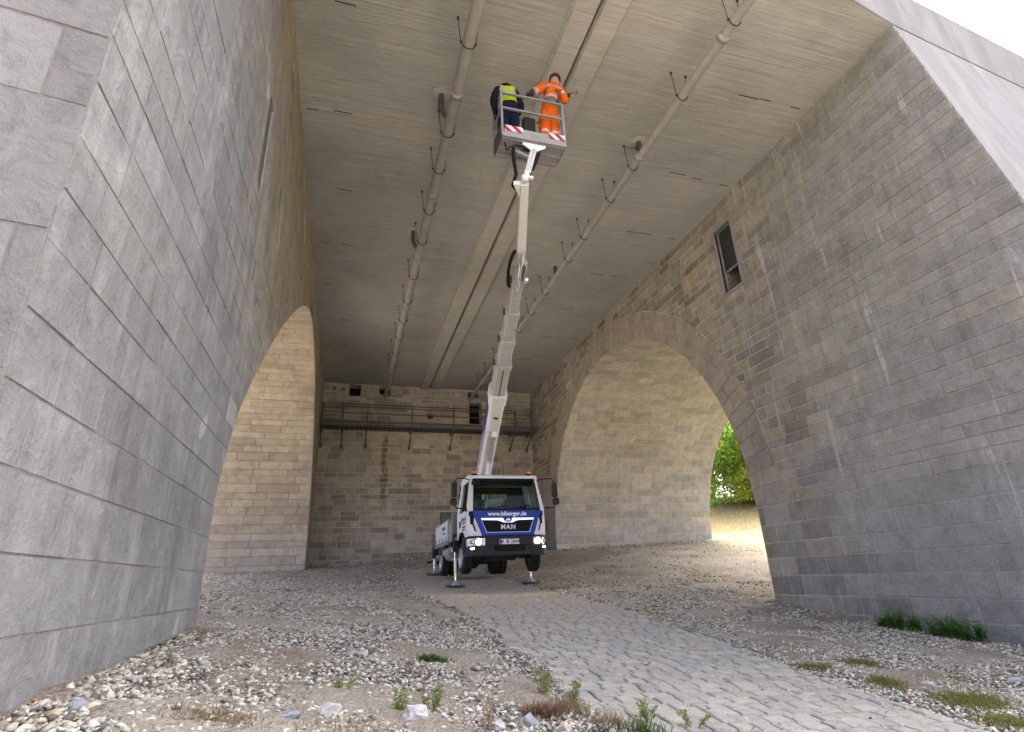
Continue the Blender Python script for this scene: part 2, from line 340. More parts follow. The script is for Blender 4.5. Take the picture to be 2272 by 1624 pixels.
# ------------------------------------------------------------------ masonry builder
def clip(poly, px, py, nx, ny):
    out = []; n = len(poly)
    for i in range(n):
        a, b = poly[i], poly[(i+1) % n]; da = (a[0]-px)*nx+(a[1]-py)*ny; db = (b[0]-px)*nx+(b[1]-py)*ny
        if da >= 0: out.append(a)
        if (da >= 0) != (db >= 0): t = da/(da-db); out.append((a[0]+t*(b[0]-a[0]), a[1]+t*(b[1]-a[1])))
    return out
def parea(p): return abs(sum(p[i][0]*p[(i+1) % len(p)][1]-p[(i+1) % len(p)][0]*p[i][1] for i in range(len(p))))/2
def shrink(poly, d):
    n = len(poly); a = sum(poly[i][0]*poly[(i+1) % n][1]-poly[(i+1) % n][0]*poly[i][1] for i in range(n)); sg = 1 if a > 0 else -1
    res = poly
    for i in range(n):
        x0, y0 = poly[i]; x1, y1 = poly[(i+1) % n]; L = math.hypot(x1-x0, y1-y0)
        if L < 1e-5: continue
        nx, ny = -(y1-y0)/L*sg, (x1-x0)/L*sg
        res = clip(res, x0+nx*d, y0+ny*d, nx, ny)
        if len(res) < 3: return []
    return res
def courses(v0, v1, hfun, breaks=()):
    vs = [v0]; bk = sorted(b for b in breaks if v0 < b < v1) + [v1]
    for b in bk:
        while vs[-1] < b-1e-6:
            h = hfun(vs[-1]); rem = b-vs[-1]
            vs.append(b if rem < h*1.4 else vs[-1]+h)
    return vs
def split_len(u0, u1, lf, first=None):
    us = [u0]; u = u0 + (first if first else lf(u0)*random.uniform(.4, 1))
    while u < u1 - .12*lf(u): us.append(u); u += lf(u)
    us.append(u1); return us
def stones(polys, fmap, name, mass_name, mat, parent, joint=.011, bev=.014, d_in=-.04, d_out=(.012, .035), cap=300, kindmat=None):
    """one small mesh per stone (outline sunk in the mortar, worn front face proud of it)"""
    made = []
    for poly in polys:
        a = shrink(poly, joint)
        if len(a) < 3 or parea(a) < .004: continue
        jit = .5*joint
        a = [(u+random.uniform(-jit, jit), v+random.uniform(-jit, jit)) for u, v in a]
        b = shrink(a, bev)
        if len(b) < 3 or len(b) != len(a): b = None
        d1 = random.uniform(*d_out); tu, tv = random.uniform(-.012, .012), random.uniform(-.012, .012)
        cu = sum(p[0] for p in a)/len(a); cv = sum(p[1] for p in a)/len(a); n = len(a)
        vs = [fmap(u, v, d_in) for u, v in a] + [fmap(u, v, d1-.008) for u, v in a]
        fs = [(i, (i+1) % n, n+(i+1) % n, n+i) for i in range(n)]
        if b:
            vs += [fmap(u, v, d1+.004+(u-cu)*tu+(v-cv)*tv) for u, v in b]
            fs += [(n+i, n+(i+1) % n, 2*n+(i+1) % n, 2*n+i) for i in range(n)] + [list(range(2*n, 3*n))]
        else: fs += [list(range(n, 2*n))]
        s = [screen(fmap(u, v, d1)) for u, v in a]; rank = -1.
        if all(s):
            sx = sum(t[0] for t in s)/n; sy = sum(t[1] for t in s)/n
            rank = parea(s) if -40 < sx < 2310 and -40 < sy < 1660 else -1.
        made.append((rank, vs, fs))
    made.sort(key=lambda t: -t[0]); mass = MB()
    for i, (rank, vs, fs) in enumerate(made):
        if i < cap and rank > 0:
            q = MB(); q.add(vs, fs); q.build(name, mat, parent)
        else: mass.add(vs, fs)
    if mass.v:
        o = mass.build(mass_name, mat, parent); o['kind'] = 'stuff'
    return len(made)

# ------------------------------------------------------------------ ground
def ground_mat():
    q = NM('dusty_gravel_ground'); p = q.pos()
    b = q.noise(p, .55, 5, .6, .4); m_ = q.noise(p, 3.5, 6, .65); f = q.noise(p, 30, 5, .75); v = q.vor(p, 26, 'F1'); v2 = q.vor(p, 11, 'F1')
    c = q.mix(q.smooth(b, .38, .62), (.27, .23, .168), (.38, .35, .285))
    c = q.mix(q.math('MULTIPLY', q.smooth(m_, .4, .7), .6), c, (.21, .178, .13))
    c = q.mix(q.math('MULTIPLY', q.smooth(v, .32, .12), .75), c, (.42, .405, .355)); c = q.mix(q.math('MULTIPLY', q.smooth(f, .52, .7), .5), c, (.46, .445, .395))
    xs = q.math('ADD', q.sep()[0], q.math('MULTIPLY', m_, 1.5))
    gr = q.math('MULTIPLY', q.smooth(xs, 12.8, 17.0), .95)
    c = q.mix(gr, c, q.mix(q.smooth(m_, .35, .65), (.115, .098, .066), (.08, .085, .042)))
    q.bump(q.math('ADD', q.math('MULTIPLY', v, -1.), q.math('ADD', q.math('MULTIPLY', v2, -.8), f)), .9, .04)
    return q.fin(c, .95, 0, .15)
M_GROUND = ground_mat()
def grid(xs, ys, hole=None):
    X, Y = np.meshgrid(xs, ys); Z = ground_z(X, Y); return X, Y, Z
xs = np.concatenate([np.linspace(-500, -40, 12), np.linspace(-36, -9, 12), np.linspace(-8, 20, 190), np.linspace(20.6, 42, 50), np.linspace(50, 600, 12)])
ys = np.concatenate([np.linspace(-500, -30, 10), np.linspace(-24, -1, 14), np.linspace(0, 28, 190), np.linspace(28.6, 48, 40), np.linspace(60, 700, 12)])
X, Y, Z = grid(xs, ys)
amp = np.clip((Y-1)/3, 0, 1)
Z = Z + .02*np.sin(X*2.3+np.sin(Y*1.7)*1.3)*np.cos(Y*2.9+X*.6) + .012*np.sin(X*7.1+Y*3.3)*np.sin(Y*6.2-X*2.) + RNG.normal(0, .006, X.shape)
on_road = np.clip(1-np.maximum(np.maximum(2.0-X, X-5.15), 0)/.35, 0, 1)*((Y > -3) & (Y < 23.5))
Z = Z - .045*on_road
nx, ny = len(xs), len(ys); idx = np.arange(nx*ny).reshape(ny, nx)
F = np.stack([idx[:-1, :-1], idx[:-1, 1:], idx[1:, 1:], idx[1:, :-1]], -1).reshape(-1, 4)
tag(npmesh('ground', np.stack([X, Y, Z], -1).reshape(-1, 3), F, M_GROUND, smooth=True), kind='structure')

# ------------------------------------------------------------------ right pier
right = tag(empty('bridge_pier', (XR+2, 8, -1.2)), 'right stone bridge pier with tall arched passage and barred window slot', 'bridge pier', 'bridge piers')
inv_r = Matrix.Translation(-right.location)
def front_r(x, z): return portal_y(x) - .15*(ZC-z)
def cells(u0, u1, v0, v1, holes):
    """rectangles that fill u0..u1 x v0..v1 around rectangular openings"""
    us = sorted({u0, u1, *[t for h in holes for t in h[:2] if u0 < t < u1]}); vs = sorted({v0, v1, *[t for h in holes for t in h[2:] if v0 < t < v1]}); out = []
    for a, b in zip(us[:-1], us[1:]):
        for c, d in zip(vs[:-1], vs[1:]):
            cu, cv = (a+b)/2, (c+d)/2
            if not any(h[0] < cu < h[1] and h[2] < cv < h[3] for h in holes): out.append((a, b, c, d))
    return out
def recess(q, h, depth, fm):
    """open box behind an opening (u0, u1, v0, v1); fm(u, v, d)"""
    a, b, c, d = h; e = depth
    for f in ([(a, c, 0), (a, d, 0), (a, d, e), (a, c, e)], [(b, c, 0), (b, d, 0), (b, d, e), (b, c, e)], [(a, c, 0), (b, c, 0), (b, c, e), (a, c, e)], [(a, d, 0), (b, d, 0), (b, d, e), (a, d, e)]): q.add([fm(*t) for t in f], [(0, 1, 2, 3)], 0)
    q.add([fm(*t) for t in ((a, c, e), (b, c, e), (b, d, e), (a, d, e))], [(0, 1, 2, 3)], 1)
def pier_core(front, x0, x1, prof, y_end, zb, zt, name, mats, parent, inv, sgn, hole=None):
    """solid wall between x0 (passage side) and x1 with an arched opening; prof: list of (y, z) from near foot over the crown to far foot"""
    b = MB(); P = prof
    def face(x, flip):
        ys = [p[0] for p in P]
        quads = []
        nf = lambda z: front(x, z)
        # near block
        if hole and x == x0:
            quads.append([(x, nf(zb), zb), (x, hole[0]-.3, zb), (x, hole[0]-.3, zt), (x, nf(zt), zt)])
            for a_, b_, c_, d_ in cells(hole[0]-.3, P[0][0], zb, zt, [hole]): quads.append([(x, a_, c_), (x, b_, c_), (x, b_, d_), (x, a_, d_)])
        else: quads.append([(x, nf(zb), zb), (x, P[0][0], zb), (x, P[0][0], zt), (x, nf(zt), zt)])
        top = [(x, p[0], p[1]) for p in P]
        for a, c in zip(P[:-1], P[1:]):
            if c[0]-a[0] > 1e-5: quads.append([(x, a[0], a[1]), (x, c[0], c[1]), (x, c[0], zt), (x, a[0], zt)])
        quads.append([(x, P[-1][0], zb), (x, y_end, zb), (x, y_end, zt), (x, P[-1][0], zt)])
        for q_ in quads: b.add(q_, [(0, 1, 2, 3)], 0)
    face(x0, 0); face(x1, 1)
    for a, c in zip(P[:-1], P[1:]): b.add([(x0, *a), (x1, *a), (x1, *c), (x0, *c)], [(0, 1, 2, 3)], 1)
    b.add([(x0, front(x0, zb), zb), (x1, front(x1, zb), zb), (x1, front(x1, zt), zt), (x0, front(x0, zt), zt)], [(0, 1, 2, 3)], 2)
    b.add([(x0, y_end, zb), (x1, y_end, zb), (x1, y_end, zt), (x0, y_end, zt)], [(0, 1, 2, 3)], 0)
    return b.build(name, mats, parent, inv=inv)
NA = 48
prof_r = [(AY-AR, -2.2)] + [(AY-AR*math.cos(math.pi*i/NA), AZ+AR*math.sin(math.pi*i/NA)) for i in range(NA+1)] + [(AY+AR, -2.2)]
W0, W1, WZ0, WZ1 = 9.92, 10.58, 6.74, 8.62            # window slot (y range, z range)
pier_core(front_r, XR, XR+RT, prof_r, 33., -2.3, ZC, 'core', [M_MORTAR, M_MORTAR_I, M_FACING], right, inv_r, 1, (W0, W1, WZ0, WZ1))
# wall stones in the passage face
def hf(z): return random.uniform(.32, .44) if z < 1.2 else random.uniform(.20, .31)
def lf(y): return random.uniform(.6, 1.5) if y < 8 else (random.uniform(.45, .95) if y < 10.5 else random.uniform(.32, .78))
polys = []
cs = courses(-2.0, ZC-.02, hf, (AZ, WZ0, WZ1))
for v0, v1 in zip(cs[:-1], cs[1:]):
    inside_w = v0 > WZ0-1e-4 and v1 < WZ1+1e-4
    spans = [(front_r(XR, (v0+v1)/2)+.0, W0), (W1, YB)] if inside_w else [(front_r(XR, (v0+v1)/2), YB)]
    for s0, s1 in spans:
        us = split_len(s0, s1, lf)
        for u0, u1 in zip(us[:-1], us[1:]):
            poly = [(u0, v0), (u1, v0), (u1, v1), (u0, v1)]
            if v1 <= AZ+1e-4:
                if u1 > AY-AR and u0 < AY+AR:
                    if u0 < AY-AR: poly = clip(poly, AY-AR, 0, -1, 0)
                    elif u1 > AY+AR: poly = clip(poly, AY+AR, 0, 1, 0)
                    else: continue
            else:
                ds = [math.hypot(u-AY, v-AZ) for u, v in poly]
                if max(ds) < AO: continue
                if min(ds) < AO or (u0 < AY < u1 and v0 < AZ+AO):
                    cu, cv = max(poly, key=lambda t: math.hypot(t[0]-AY, t[1]-AZ)); mu, mv = (u0+u1)/2, (v0+v1)/2
                    th = math.atan2((cv+mv)/2-AZ, (cu+mu)/2-AY); nx_, ny_ = math.cos(th), math.sin(th)
                    poly = clip(poly, AY+nx_*AO, AZ+ny_*AO, nx_, ny_)
            if len(poly) >= 3: polys.append(poly)
fR = lambda u, v, d: (XR-d-right.location.x, u-right.location.y, v-right.location.z)
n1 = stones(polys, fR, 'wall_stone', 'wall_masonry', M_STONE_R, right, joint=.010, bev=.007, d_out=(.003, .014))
# voussoirs
polys = []; nv = 54; th = [math.pi*(i+random.uniform(-.12, .12) if 0 < i < nv else i)/nv for i in range(nv+1)]
for t0, t1 in zip(th[:-1], th[1:]):
    rs = [AR-.02, AO+random.uniform(-.02, .04)]
    if random.random() < .4: rs.insert(1, random.uniform(AR+.3, AO-.3))
    for r0, r1 in zip(rs[:-1], rs[1:]):
        polys.append([(AY+r*math.cos(math.pi-t), AZ+r*math.sin(math.pi-t)) for r, t in ((r0, t0), (r1, t0), (r1, t1), (r0, t1))])
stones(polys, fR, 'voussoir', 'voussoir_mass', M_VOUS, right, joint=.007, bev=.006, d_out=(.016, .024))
# lining of the arch: courses run through the passage
def prof_fn(P):
    P = [Vector(p) for p in P]; L = [0]
    for a, c in zip(P[:-1], P[1:]): L.append(L[-1]+(c-a).length)
    def f(s):
        s = min(max(s, 0), L[-1]); i = max(k for k in range(len(L)-1) if L[k] <= s+1e-9); t = (s-L[i])/(L[i+1]-L[i]); p = P[i].lerp(P[i+1], t); d = (P[i+1]-P[i]).normalized()
        return p, d
    return f, L[-1]
fr, LR = prof_fn(prof_r)
def fI(u, v, d):                                       # u: into the pier, v: along the profile
    p, t = fr(v); n = Vector((t[1], -t[0]))
    return (XR+u-right.location.x, p[0]+n[0]*d-right.location.y, p[1]+n[1]*d-right.location.z)
polys = []; cs = courses(.0, LR, lambda z: random.uniform(.30, .42))
for v0, v1 in zip(cs[:-1], cs[1:]):
    us = split_len(.0, RT, lambda u: random.uniform(.55, 1.15))
    polys += [[(u0, v0), (u1, v0), (u1, v1), (u0, v1)] for u0, u1 in zip(us[:-1], us[1:])]
stones(polys, fI, 'lining_stone', 'lining_masonry', M_STONE_I, right, joint=.009, bev=.006, d_out=(.003, .010))
# window slot: dark recess with a grey stone surround, bars and a sill grille
wy, wz = (W0+W1)/2, (WZ0+WZ1)/2
q = MB(); recess(q, (W0, W1, WZ0, WZ1), .7, lambda u, v, d: (XR+d, u, v)); q.build('window_recess', [M_VOUS, M_VOID], right, inv=inv_r)
q = MB(); t = .075
for lo, hi in (((W0-t, WZ0-t), (W0, WZ1+t)), ((W1, WZ0-t), (W1+t, WZ1+t)), ((W0, WZ1), (W1, WZ1+t)), ((W0, WZ0-t), (W1, WZ0))): q.b2((XR-.045, lo[0], lo[1]), (XR+.06, hi[0], hi[1]))
wf = q.build('window_frame', paint('grey_frame', (.23, .235, .24), .7, 0, .5), right, inv=inv_r)
q = MB(); q.b2((XR+.10, W0, WZ0+.62), (XR+.15, W1, WZ0+.68)); q.build('transom', M_GALV, wf, inv=inv_r)
q = MB()
for i in range(7): y = W0+.05+i*(W1-W0-.1)/6; q.cyl((XR+.12, y, WZ0), (XR+.12, y, WZ0+.62), .006, n=6)
for z in (.15, .3, .45): q.cyl((XR+.12, W0, WZ0+z), (XR+.12, W1, WZ0+z), .006, n=6)
q.build('grille', M_STEEL_D, wf, inv=inv_r)
glass_dark = NM('dim_window_glass').fin((.03, .035, .04), .12, 0, .5)
q = MB(); q.b2((XR+.121, W0, WZ0+.68), (XR+.129, W1, WZ1)); q.build('pane', glass_dark, wf, inv=inv_r)

# ------------------------------------------------------------------ left pier
left = tag(empty('bridge_pier', (XL-1.5, 5, -.45)), 'left grey bridge pier with big smooth blocks and narrow slot', 'bridge pier', 'bridge piers')
inv_l = Matrix.Translation(-left.location)
half = [(7.12, -2.2), (7.08, .3), (7.12, .95), (7.55, 1.95), (8.40, 2.9), (9.62, 3.98), (11.4, 5.35), (13.7, 6.85), (15.9, 7.85), (17.6, 8.1)]
far = [(19.5, 7.85), (21.3, 7.1), (22.9, 5.8), (24.1, 4.2), (24.8, 2.6), (25.05, 1.2), (25.05, -2.2)]
def smoothprof(P, n=4):
    out = []
    for i in range(len(P)-1):
        p0, p1, p2, p3 = [Vector(P[max(0, min(len(P)-1, k))]) for k in (i-1, i, i+1, i+2)]
        for j in range(n):
            t = j/n; out.append(tuple(.5*((2*p1)+(p2-p0)*t+(2*p0-5*p1+4*p2-p3)*t*t+(3*p1-p0-3*p2+p3)*t**3)))
    return out+[P[-1]]
prof_l = smoothprof(half+far)
ys_ = [p[0] for p in prof_l]
prof_l = [(max(p[0], 7.05) if i < len(prof_l)/2 else min(p[0], 25.08), p[1]) for i, p in enumerate(prof_l)]
front_l = lambda x, z: 2.74 + .16*(x-XL)
# force monotone y for the core
pm = []
for p in prof_l: pm.append((max(p[0], pm[-1][0]) if pm else p[0], p[1]))
SY0, SY1, SZ0, SZ1 = 6.72, 7.04, 5.2, 6.75            # narrow slot in the left wall
pier_core(front_l, XL, XL-LT, pm, 33., -2.3, ZC, 'core', [M_MORTAR_L, M_MORTAR_L, M_MORTAR_L], left, inv_l, -1, (SY0, SY1, SZ0, SZ1))
def in_open(u, v):
    for a, c in zip(pm[:-1], pm[1:]):
        if a[0] <= u <= c[0] and c[0] > a[0]: return v < a[1]+(c[1]-a[1])*(u-a[0])/(c[0]-a[0])
    return False
polys = []; cs = courses(-2., ZC-.02, lambda z: random.uniform(.28, .46), (SZ0, SZ1))
for v0, v1 in zip(cs[:-1], cs[1:]):
    ins = v0 > SZ0-1e-4 and v1 < SZ1+1e-4
    for s0, s1 in ([(2.74, SY0), (SY1, YB)] if ins else [(2.74, YB)]):
        us = split_len(s0, s1, lambda u: random.uniform(.5, 1.35))
        for u0, u1 in zip(us[:-1], us[1:]):
            poly = [(u0, v0), (u1, v0), (u1, v1), (u0, v1)]
            m_ = [in_open(*p) for p in poly]
            if all(m_): continue
            pts = [poly]
            if any(m_) or (u0 < 17.6 < u1 and v0 < 8.1):
                pts = []
                n = max(1, int((u1-u0)/.3)); uu = [u0+(u1-u0)*k/n for k in range(n+1)]
                # keep the block in one piece: clip by the chord of the opening across it
                cu, cv = (u0+u1)/2, (v0+v1)/2
                k = min(range(len(pm)-1), key=lambda i: math.hypot((pm[i][0]+pm[i+1][0])/2-cu, (pm[i][1]+pm[i+1][1])/2-cv))
                k0, k1 = max(0, k-1), min(len(pm)-1, k+2)
                dx, dz = pm[k1][0]-pm[k0][0], pm[k1][1]-pm[k0][1]; L_ = math.hypot(dx, dz)
                pts = [clip(poly, pm[k][0], pm[k][1], -dz/L_, dx/L_)]
            polys += [p for p in pts if len(p) >= 3 and parea(p) > .03]
fL = lambda u, v, d: (XL+d-left.location.x, u-left.location.y, v-left.location.z)
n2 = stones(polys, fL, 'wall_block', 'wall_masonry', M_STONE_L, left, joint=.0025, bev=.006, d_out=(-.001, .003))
fl, LL = prof_fn(prof_l)
def fLI(u, v, d):
    p, t = fl(v); n = Vector((t[1], -t[0]))
    return (XL-u-left.location.x, p[0]+n[0]*d-left.location.y, p[1]+n[1]*d-left.location.z)
polys = []; cs = courses(.0, LL, lambda z: random.uniform(.26, .38))
for v0, v1 in zip(cs[:-1], cs[1:]):
    us = split_len(.0, LT, lambda u: random.uniform(.7, 1.7))
    polys += [[(u0, v0), (u1, v0), (u1, v1), (u0, v1)] for u0, u1 in zip(us[:-1], us[1:])]
stones(polys, fLI, 'lining_stone', 'lining_masonry', M_STONE_LI, left, joint=.006, bev=.012, d_out=(.008, .03))
q = MB(); recess(q, (SY0, SY1, SZ0, SZ1), .8, lambda u, v, d: (XL-d, u, v)); q.build('slot_recess', [M_STONE_L, M_VOID], left, inv=inv_l)
q = MB(); q.b2((XL-.05, SY0+.004, SZ0+.004), (XL-.02, SY1-.004, SZ1-.004)); q.build('slot_shutter', paint('blue_grey_shutter', (.10, .108, .12), .6, .1, .3), left, inv=inv_l)

# big facing blocks on the portal faces of both piers
def front_blocks(x0, x1, fy, parent, mat, zt, seed):
    random.seed(seed); polys = []; cs = courses(-2., zt, lambda z: random.uniform(.5, .8))
    for v0, v1 in zip(cs[:-1], cs[1:]):
        us = split_len(x0, x1, lambda u: random.uniform(.7, 1.6)); polys += [[(u0, v0), (u1, v0), (u1, v1), (u0, v1)] for u0, u1 in zip(us[:-1], us[1:])]
    L_ = parent.location
    stones(polys, lambda u, v, d: (u-L_.x, fy(u, v)-d-L_.y, v-L_.z), 'facing_block', 'facing_masonry', mat, parent, joint=.004, bev=.006, d_out=(.0, .006))
def facing_stone():
    q = NM('portal_facing_stone'); p = q.pos(); r = q.rnd(); c = q.ramp(r, [(0, (.195, .195, .188)), (.25, (.204, .204, .197)), (.5, (.188, .188, .182)), (.75, (.21, .21, .202)), (.93, (.245, .245, .236))], 'CONSTANT')
    a = q.noise(q.pos((1.4, 1.4, .7)), 1.5, 6, .62, .8); f = q.noise(p, 22, 5, .7); d = q.noise(p, 5, 6, .65, .6)
    c = q.mix(q.math('MULTIPLY', q.smooth(a, .5, .72), .55), c, (.285, .285, .276)); c = q.mix(q.math('MULTIPLY', q.smooth(d, .5, .3), .5), c, q.mix(1., c, (.62, .62, .62), 'MULTIPLY'))
    q.bump(q.math('ADD', q.math('MULTIPLY', a, 1.6), q.math('ADD', d, q.math('MULTIPLY', f, .3))), .8, .05); return q.fin(c, .9, 0, .2)
M_FSTONE = facing_stone()
front_blocks(XL-LT, XL+.001, lambda u, v: front_l(u, v), left, M_FSTONE, ZC-.02, 5)
random.seed(21)

# ------------------------------------------------------------------ end wall
endw = tag(empty('abutment_wall', (4, YB+.3, .9)), 'brownish stone end wall behind the truck with dark openings under the ceiling', 'wall')
inv_e = Matrix.Translation(-endw.location)
holes = [(-.24, .32, 8.78, ZC-.03), (1.22, 1.76, 8.93, 9.36), (5.86, 6.52, 7.55, 8.72), (5.8, 6.38, 9.0, 9.32), (-1.05, -.88, 9.02, 9.2), (-.62, -.45, 9.0, 9.18), (3.72, 3.98, 7.74, 7.9)]
q = MB()
for a_, b_, c_, d_ in cells(XL-.3, XR+.3, -.5, ZC, holes): q.add([(a_, YB+.02, c_), (b_, YB+.02, c_), (b_, YB+.02, d_), (a_, YB+.02, d_)], [(0, 1, 2, 3)])
q.build('core', M_MORTAR, endw, inv=inv_e)
q = MB(); q.b2((XL-.3, YB+.75, -.5), (XR+.3, YB+1.2, ZC)); q.build('backing', M_MORTAR, endw, inv=inv_e)
polys = []
big = [h for h in holes if (h[3]-h[2]) > .25]
cs = courses(.2, ZC-.03, lambda z: random.uniform(.21, .34), sorted({round(v, 3) for h in big for v in h[2:]}))
DOOR = (4.42, 5.35, .9, 3.03)
for v0, v1 in zip(cs[:-1], cs[1:]):
    cut = sorted((h[0], h[1]) for h in holes+[DOOR] if h[2] < v1-.02 and h[3] > v0+.02); spans = []; s = XL
    for a, c in cut:
        if a > s: spans.append((s, a))
        s = max(s, c)
    spans.append((s, XR))
    for s0, s1 in spans:
        us = split_len(s0, s1, lambda u: random.uniform(.34, .92))
        polys += [[(u0, v0), (u1, v0), (u1, v1), (u0, v1)] for u0, u1 in zip(us[:-1], us[1:])]
fE = lambda u, v, d: (u-endw.location.x, YB+.02-d-endw.location.y, v-endw.location.z)
n3 = stones(polys, fE, 'wall_stone', 'wall_masonry', M_STONE_B, endw, joint=.013, bev=.008, d_out=(.003, .018))
for h in holes:
    q = MB(); recess(q, h, .6, lambda u, v, d: (u, YB+.02+d, v)); q.build('opening', [M_MORTAR, M_VOID], endw, inv=inv_e)
q = MB(); d = DOOR; q.b2((d[0], YB-.0, .7), (d[1], YB+.019, d[3])); dr = q.build('door', paint('green_door_paint', (.075, .16, .125), .6, 0, .3), endw, inv=inv_e); dr['label'] = 'green metal door half hidden behind the truck'
q = MB(); q.b2((d[0]-.05, YB-.04, .7), (d[0], YB+.01, d[3]+.05)); q.b2((d[1], YB-.04, .7), (d[1]+.05, YB+.01, d[3]+.05)); q.b2((d[0], YB-.04, d[3]), (d[1], YB+.01, d[3]+.05)); q.build('door_frame', M_STEEL_D, dr, inv=inv_e)
print('stones', n1, n2, n3)

# ------------------------------------------------------------------ deck over the passage
deck = tag(empty('bridge_deck', (4, 15, ZC)), 'board-marked concrete bridge deck overhead with a central joint', 'bridge deck')
inv_d = Matrix.Translation(-deck.location)
q = MB(); xa, xb = XL-LT-.05, XR+RT+.02
ya, yb = portal_y(xa), portal_y(xb)
ym = portal_y(XR)
J0, J1 = 3.67, 3.79                                    # open joint between the two halves of the deck
for poly in ([(xa, ya), (J0, portal_y(J0)), (J0, 33.), (xa, 33.)], [(J1, portal_y(J1)), (XR, ym), (xb, yb), (xb, 33.), (J1, 33.)]):
    q.prism(poly, ZC+.003, 10.62)
q.build('slab', [M_SOFFIT], deck, inv=inv_d)
q = MB(); q.prism([(xa+.1, ya+.4), (xb-.1, yb+.4), (xb-.1, 32.9), (xa+.1, 32.9)], 10.4, 10.62-.01); q.build('waterproofing', M_VOID, deck, inv=inv_d)
for x0, x1, nm in ((J0-.40, J0, 'joint_rib'), (J1, J1+.42, 'joint_rib')):
    q = MB(); zz = ZC-.11 if x0 < J0 else ZC-.07
    q.prism([(x0-.05, ZC+.002), (x0, zz), (x1, zz), (x1+(.05 if x0 > J0 else 0), ZC+.002)], portal_y(x0)+.02, YB-.03, lambda u, v, d: (u, d, v)); q.build(nm, M_RIB, deck, inv=inv_d)
q = MB(); q.b2((J0+.005, 4.2, ZC+.2), (J1-.005, YB, ZC+.22)); q.build('joint_seal', M_VOID, deck, inv=inv_d)
# facing of the deck edge above the portal
q = MB()
for (x0, x1) in ((xa, XR), (XR, xb)):
    q.add([(x0, portal_y(x0)-.012, ZC), (x1, portal_y(x1)-.012, ZC), (x1, portal_y(x1)-.012, 10.64), (x0, portal_y(x0)-.012, 10.64)], [(0, 1, 2, 3)])
q.build('edge_facing', M_FACING, deck, inv=inv_d)
# transverse pour seams and short form-tie slots in the soffit
for y in (9.9, 14.9, 20.0, 24.6):
    n = 40
    for (x0, x1) in ((XL+.03, J0-.46), (J1+.5, XR-.03)):
        q = MB(); pts = [(x0+(x1-x0)*i/n, y+.03*math.sin(i*1.7+y)+.02*math.sin(i*.6)) for i in range(n+1)]
        for a, c in zip(pts[:-1], pts[1:]): q.bar((a[0], a[1], ZC), (c[0], c[1], ZC), .012, .022, up=(0, 1, 0))
        q.build('pour_seam', M_RIB, deck, inv=inv_d)
for y in (6.95, 9.5, 12.0, 14.5, 17.1, 19.6, 22.2, 24.7):
    for x, L_ in ((-1.2, .24), (-.55, .36), (7.6, .5), (8.15, .3), (8.95, .25)):
        if random.random() < .2 and y > 10: continue
        x += random.uniform(-.1, .1); yy = y+random.uniform(-.06, .06)
        q = MB(); q.b2((x-L_/2, yy-.008, ZC-.004), (x+L_/2, yy+.008, ZC+.002)); q.build('form_slot', M_VOID, deck, inv=inv_d)

# ------------------------------------------------------------------ drain pipes hung from the soffit
def drain_pipe(x, z, label, ring_ys, inlets, rr=.108):
    root = tag(empty('drain_pipe', (x, 14, z)), label, 'pipe', 'drain pipes under the deck'); inv = Matrix.Translation(-root.location)
    y0 = portal_y(x)+.3; q = MB()
    q.cyl((x, y0, z), (x, YB-.05, z-.0), rr, n=20)
    q.build('pipe_run', M_PIPE, root, inv=inv)
    for i, y in enumerate(ring_ys):
        q = MB(); pts = []
        for k in range(13): a = math.pi*k/12; pts.append((x+(rr+.012)*math.cos(a), y, z-(rr+.012)*math.sin(a)))
        q.tube(pts, .010, 6)
        for s in (-1, 1): q.box((x+s*(rr+.025), y, z+.01), (.035, .03, .035))
        h = q.build('hanger', M_IRON, root, inv=inv)
        for s in (-1, 1):
            q = MB(); q.cyl((x+s*(rr+.03), y, z), (x+s*(rr+.08), y-.02, ZC), .0065, n=6); q.cyl((x+s*(rr+.08), y-.02, ZC-.05), (x+s*(rr+.08), y-.02, ZC), .022, n=8)
            q.build('rod', M_IRON, h, inv=inv)
    y = y0+.9
    while y < YB-1:
        q = MB(); q.lathe([(rr, -.05), (rr+.022, -.05), (rr+.022, .05), (rr, .05)], (x, y, z), (0, 1, 0), 20); q.build('coupling', M_PIPE, root, inv=inv); y += 3.05
    for (dx, y) in inlets:
        q = MB(); q.tube([(x+dx, y, ZC), (x+dx, y, z+.24), (x+dx*.7, y+.02, z+.1), (x, y+.05, z)], .055, 10)
        for zz in (z+.3, z+.38): q.lathe([(.05, -.012), (.066, -.012), (.066, .012), (.05, .012)], (x+dx, y, zz), (0, 0, 1), 14)
        s_ = q.build('inlet', M_STEEL_D, root, inv=inv)
        q = MB(); q.lathe([(.055, -.012), (.17, -.010), (.19, 0.004)], (x+dx, y, ZC-.004), (0, 0, 1), 14); q.build('collar', M_RIB, s_, inv=inv)
    return root
ZP = 8.82
drain_pipe(1.53, ZP, 'thick grey drain pipe hung from the ceiling left of the basket', [6.78, 8.87+.05, 10.06, 11.62, 13.0, 14.94, 16.6, 18.1, 19.6, 21.2, 22.8, 24.4, 26.], [(-.2, 8.5), (-.2, 13.4)])
drain_pipe(5.89, ZP, 'slimmer grey drain pipe hung from the ceiling right of the basket', [5.22, 6.85, 8.91, 10.1, 11.78, 12.97, 15.03, 16.56, 18.1, 19.7, 21.3, 23., 24.6], [(.12, 8.7), (.12, 14.3)], .09)

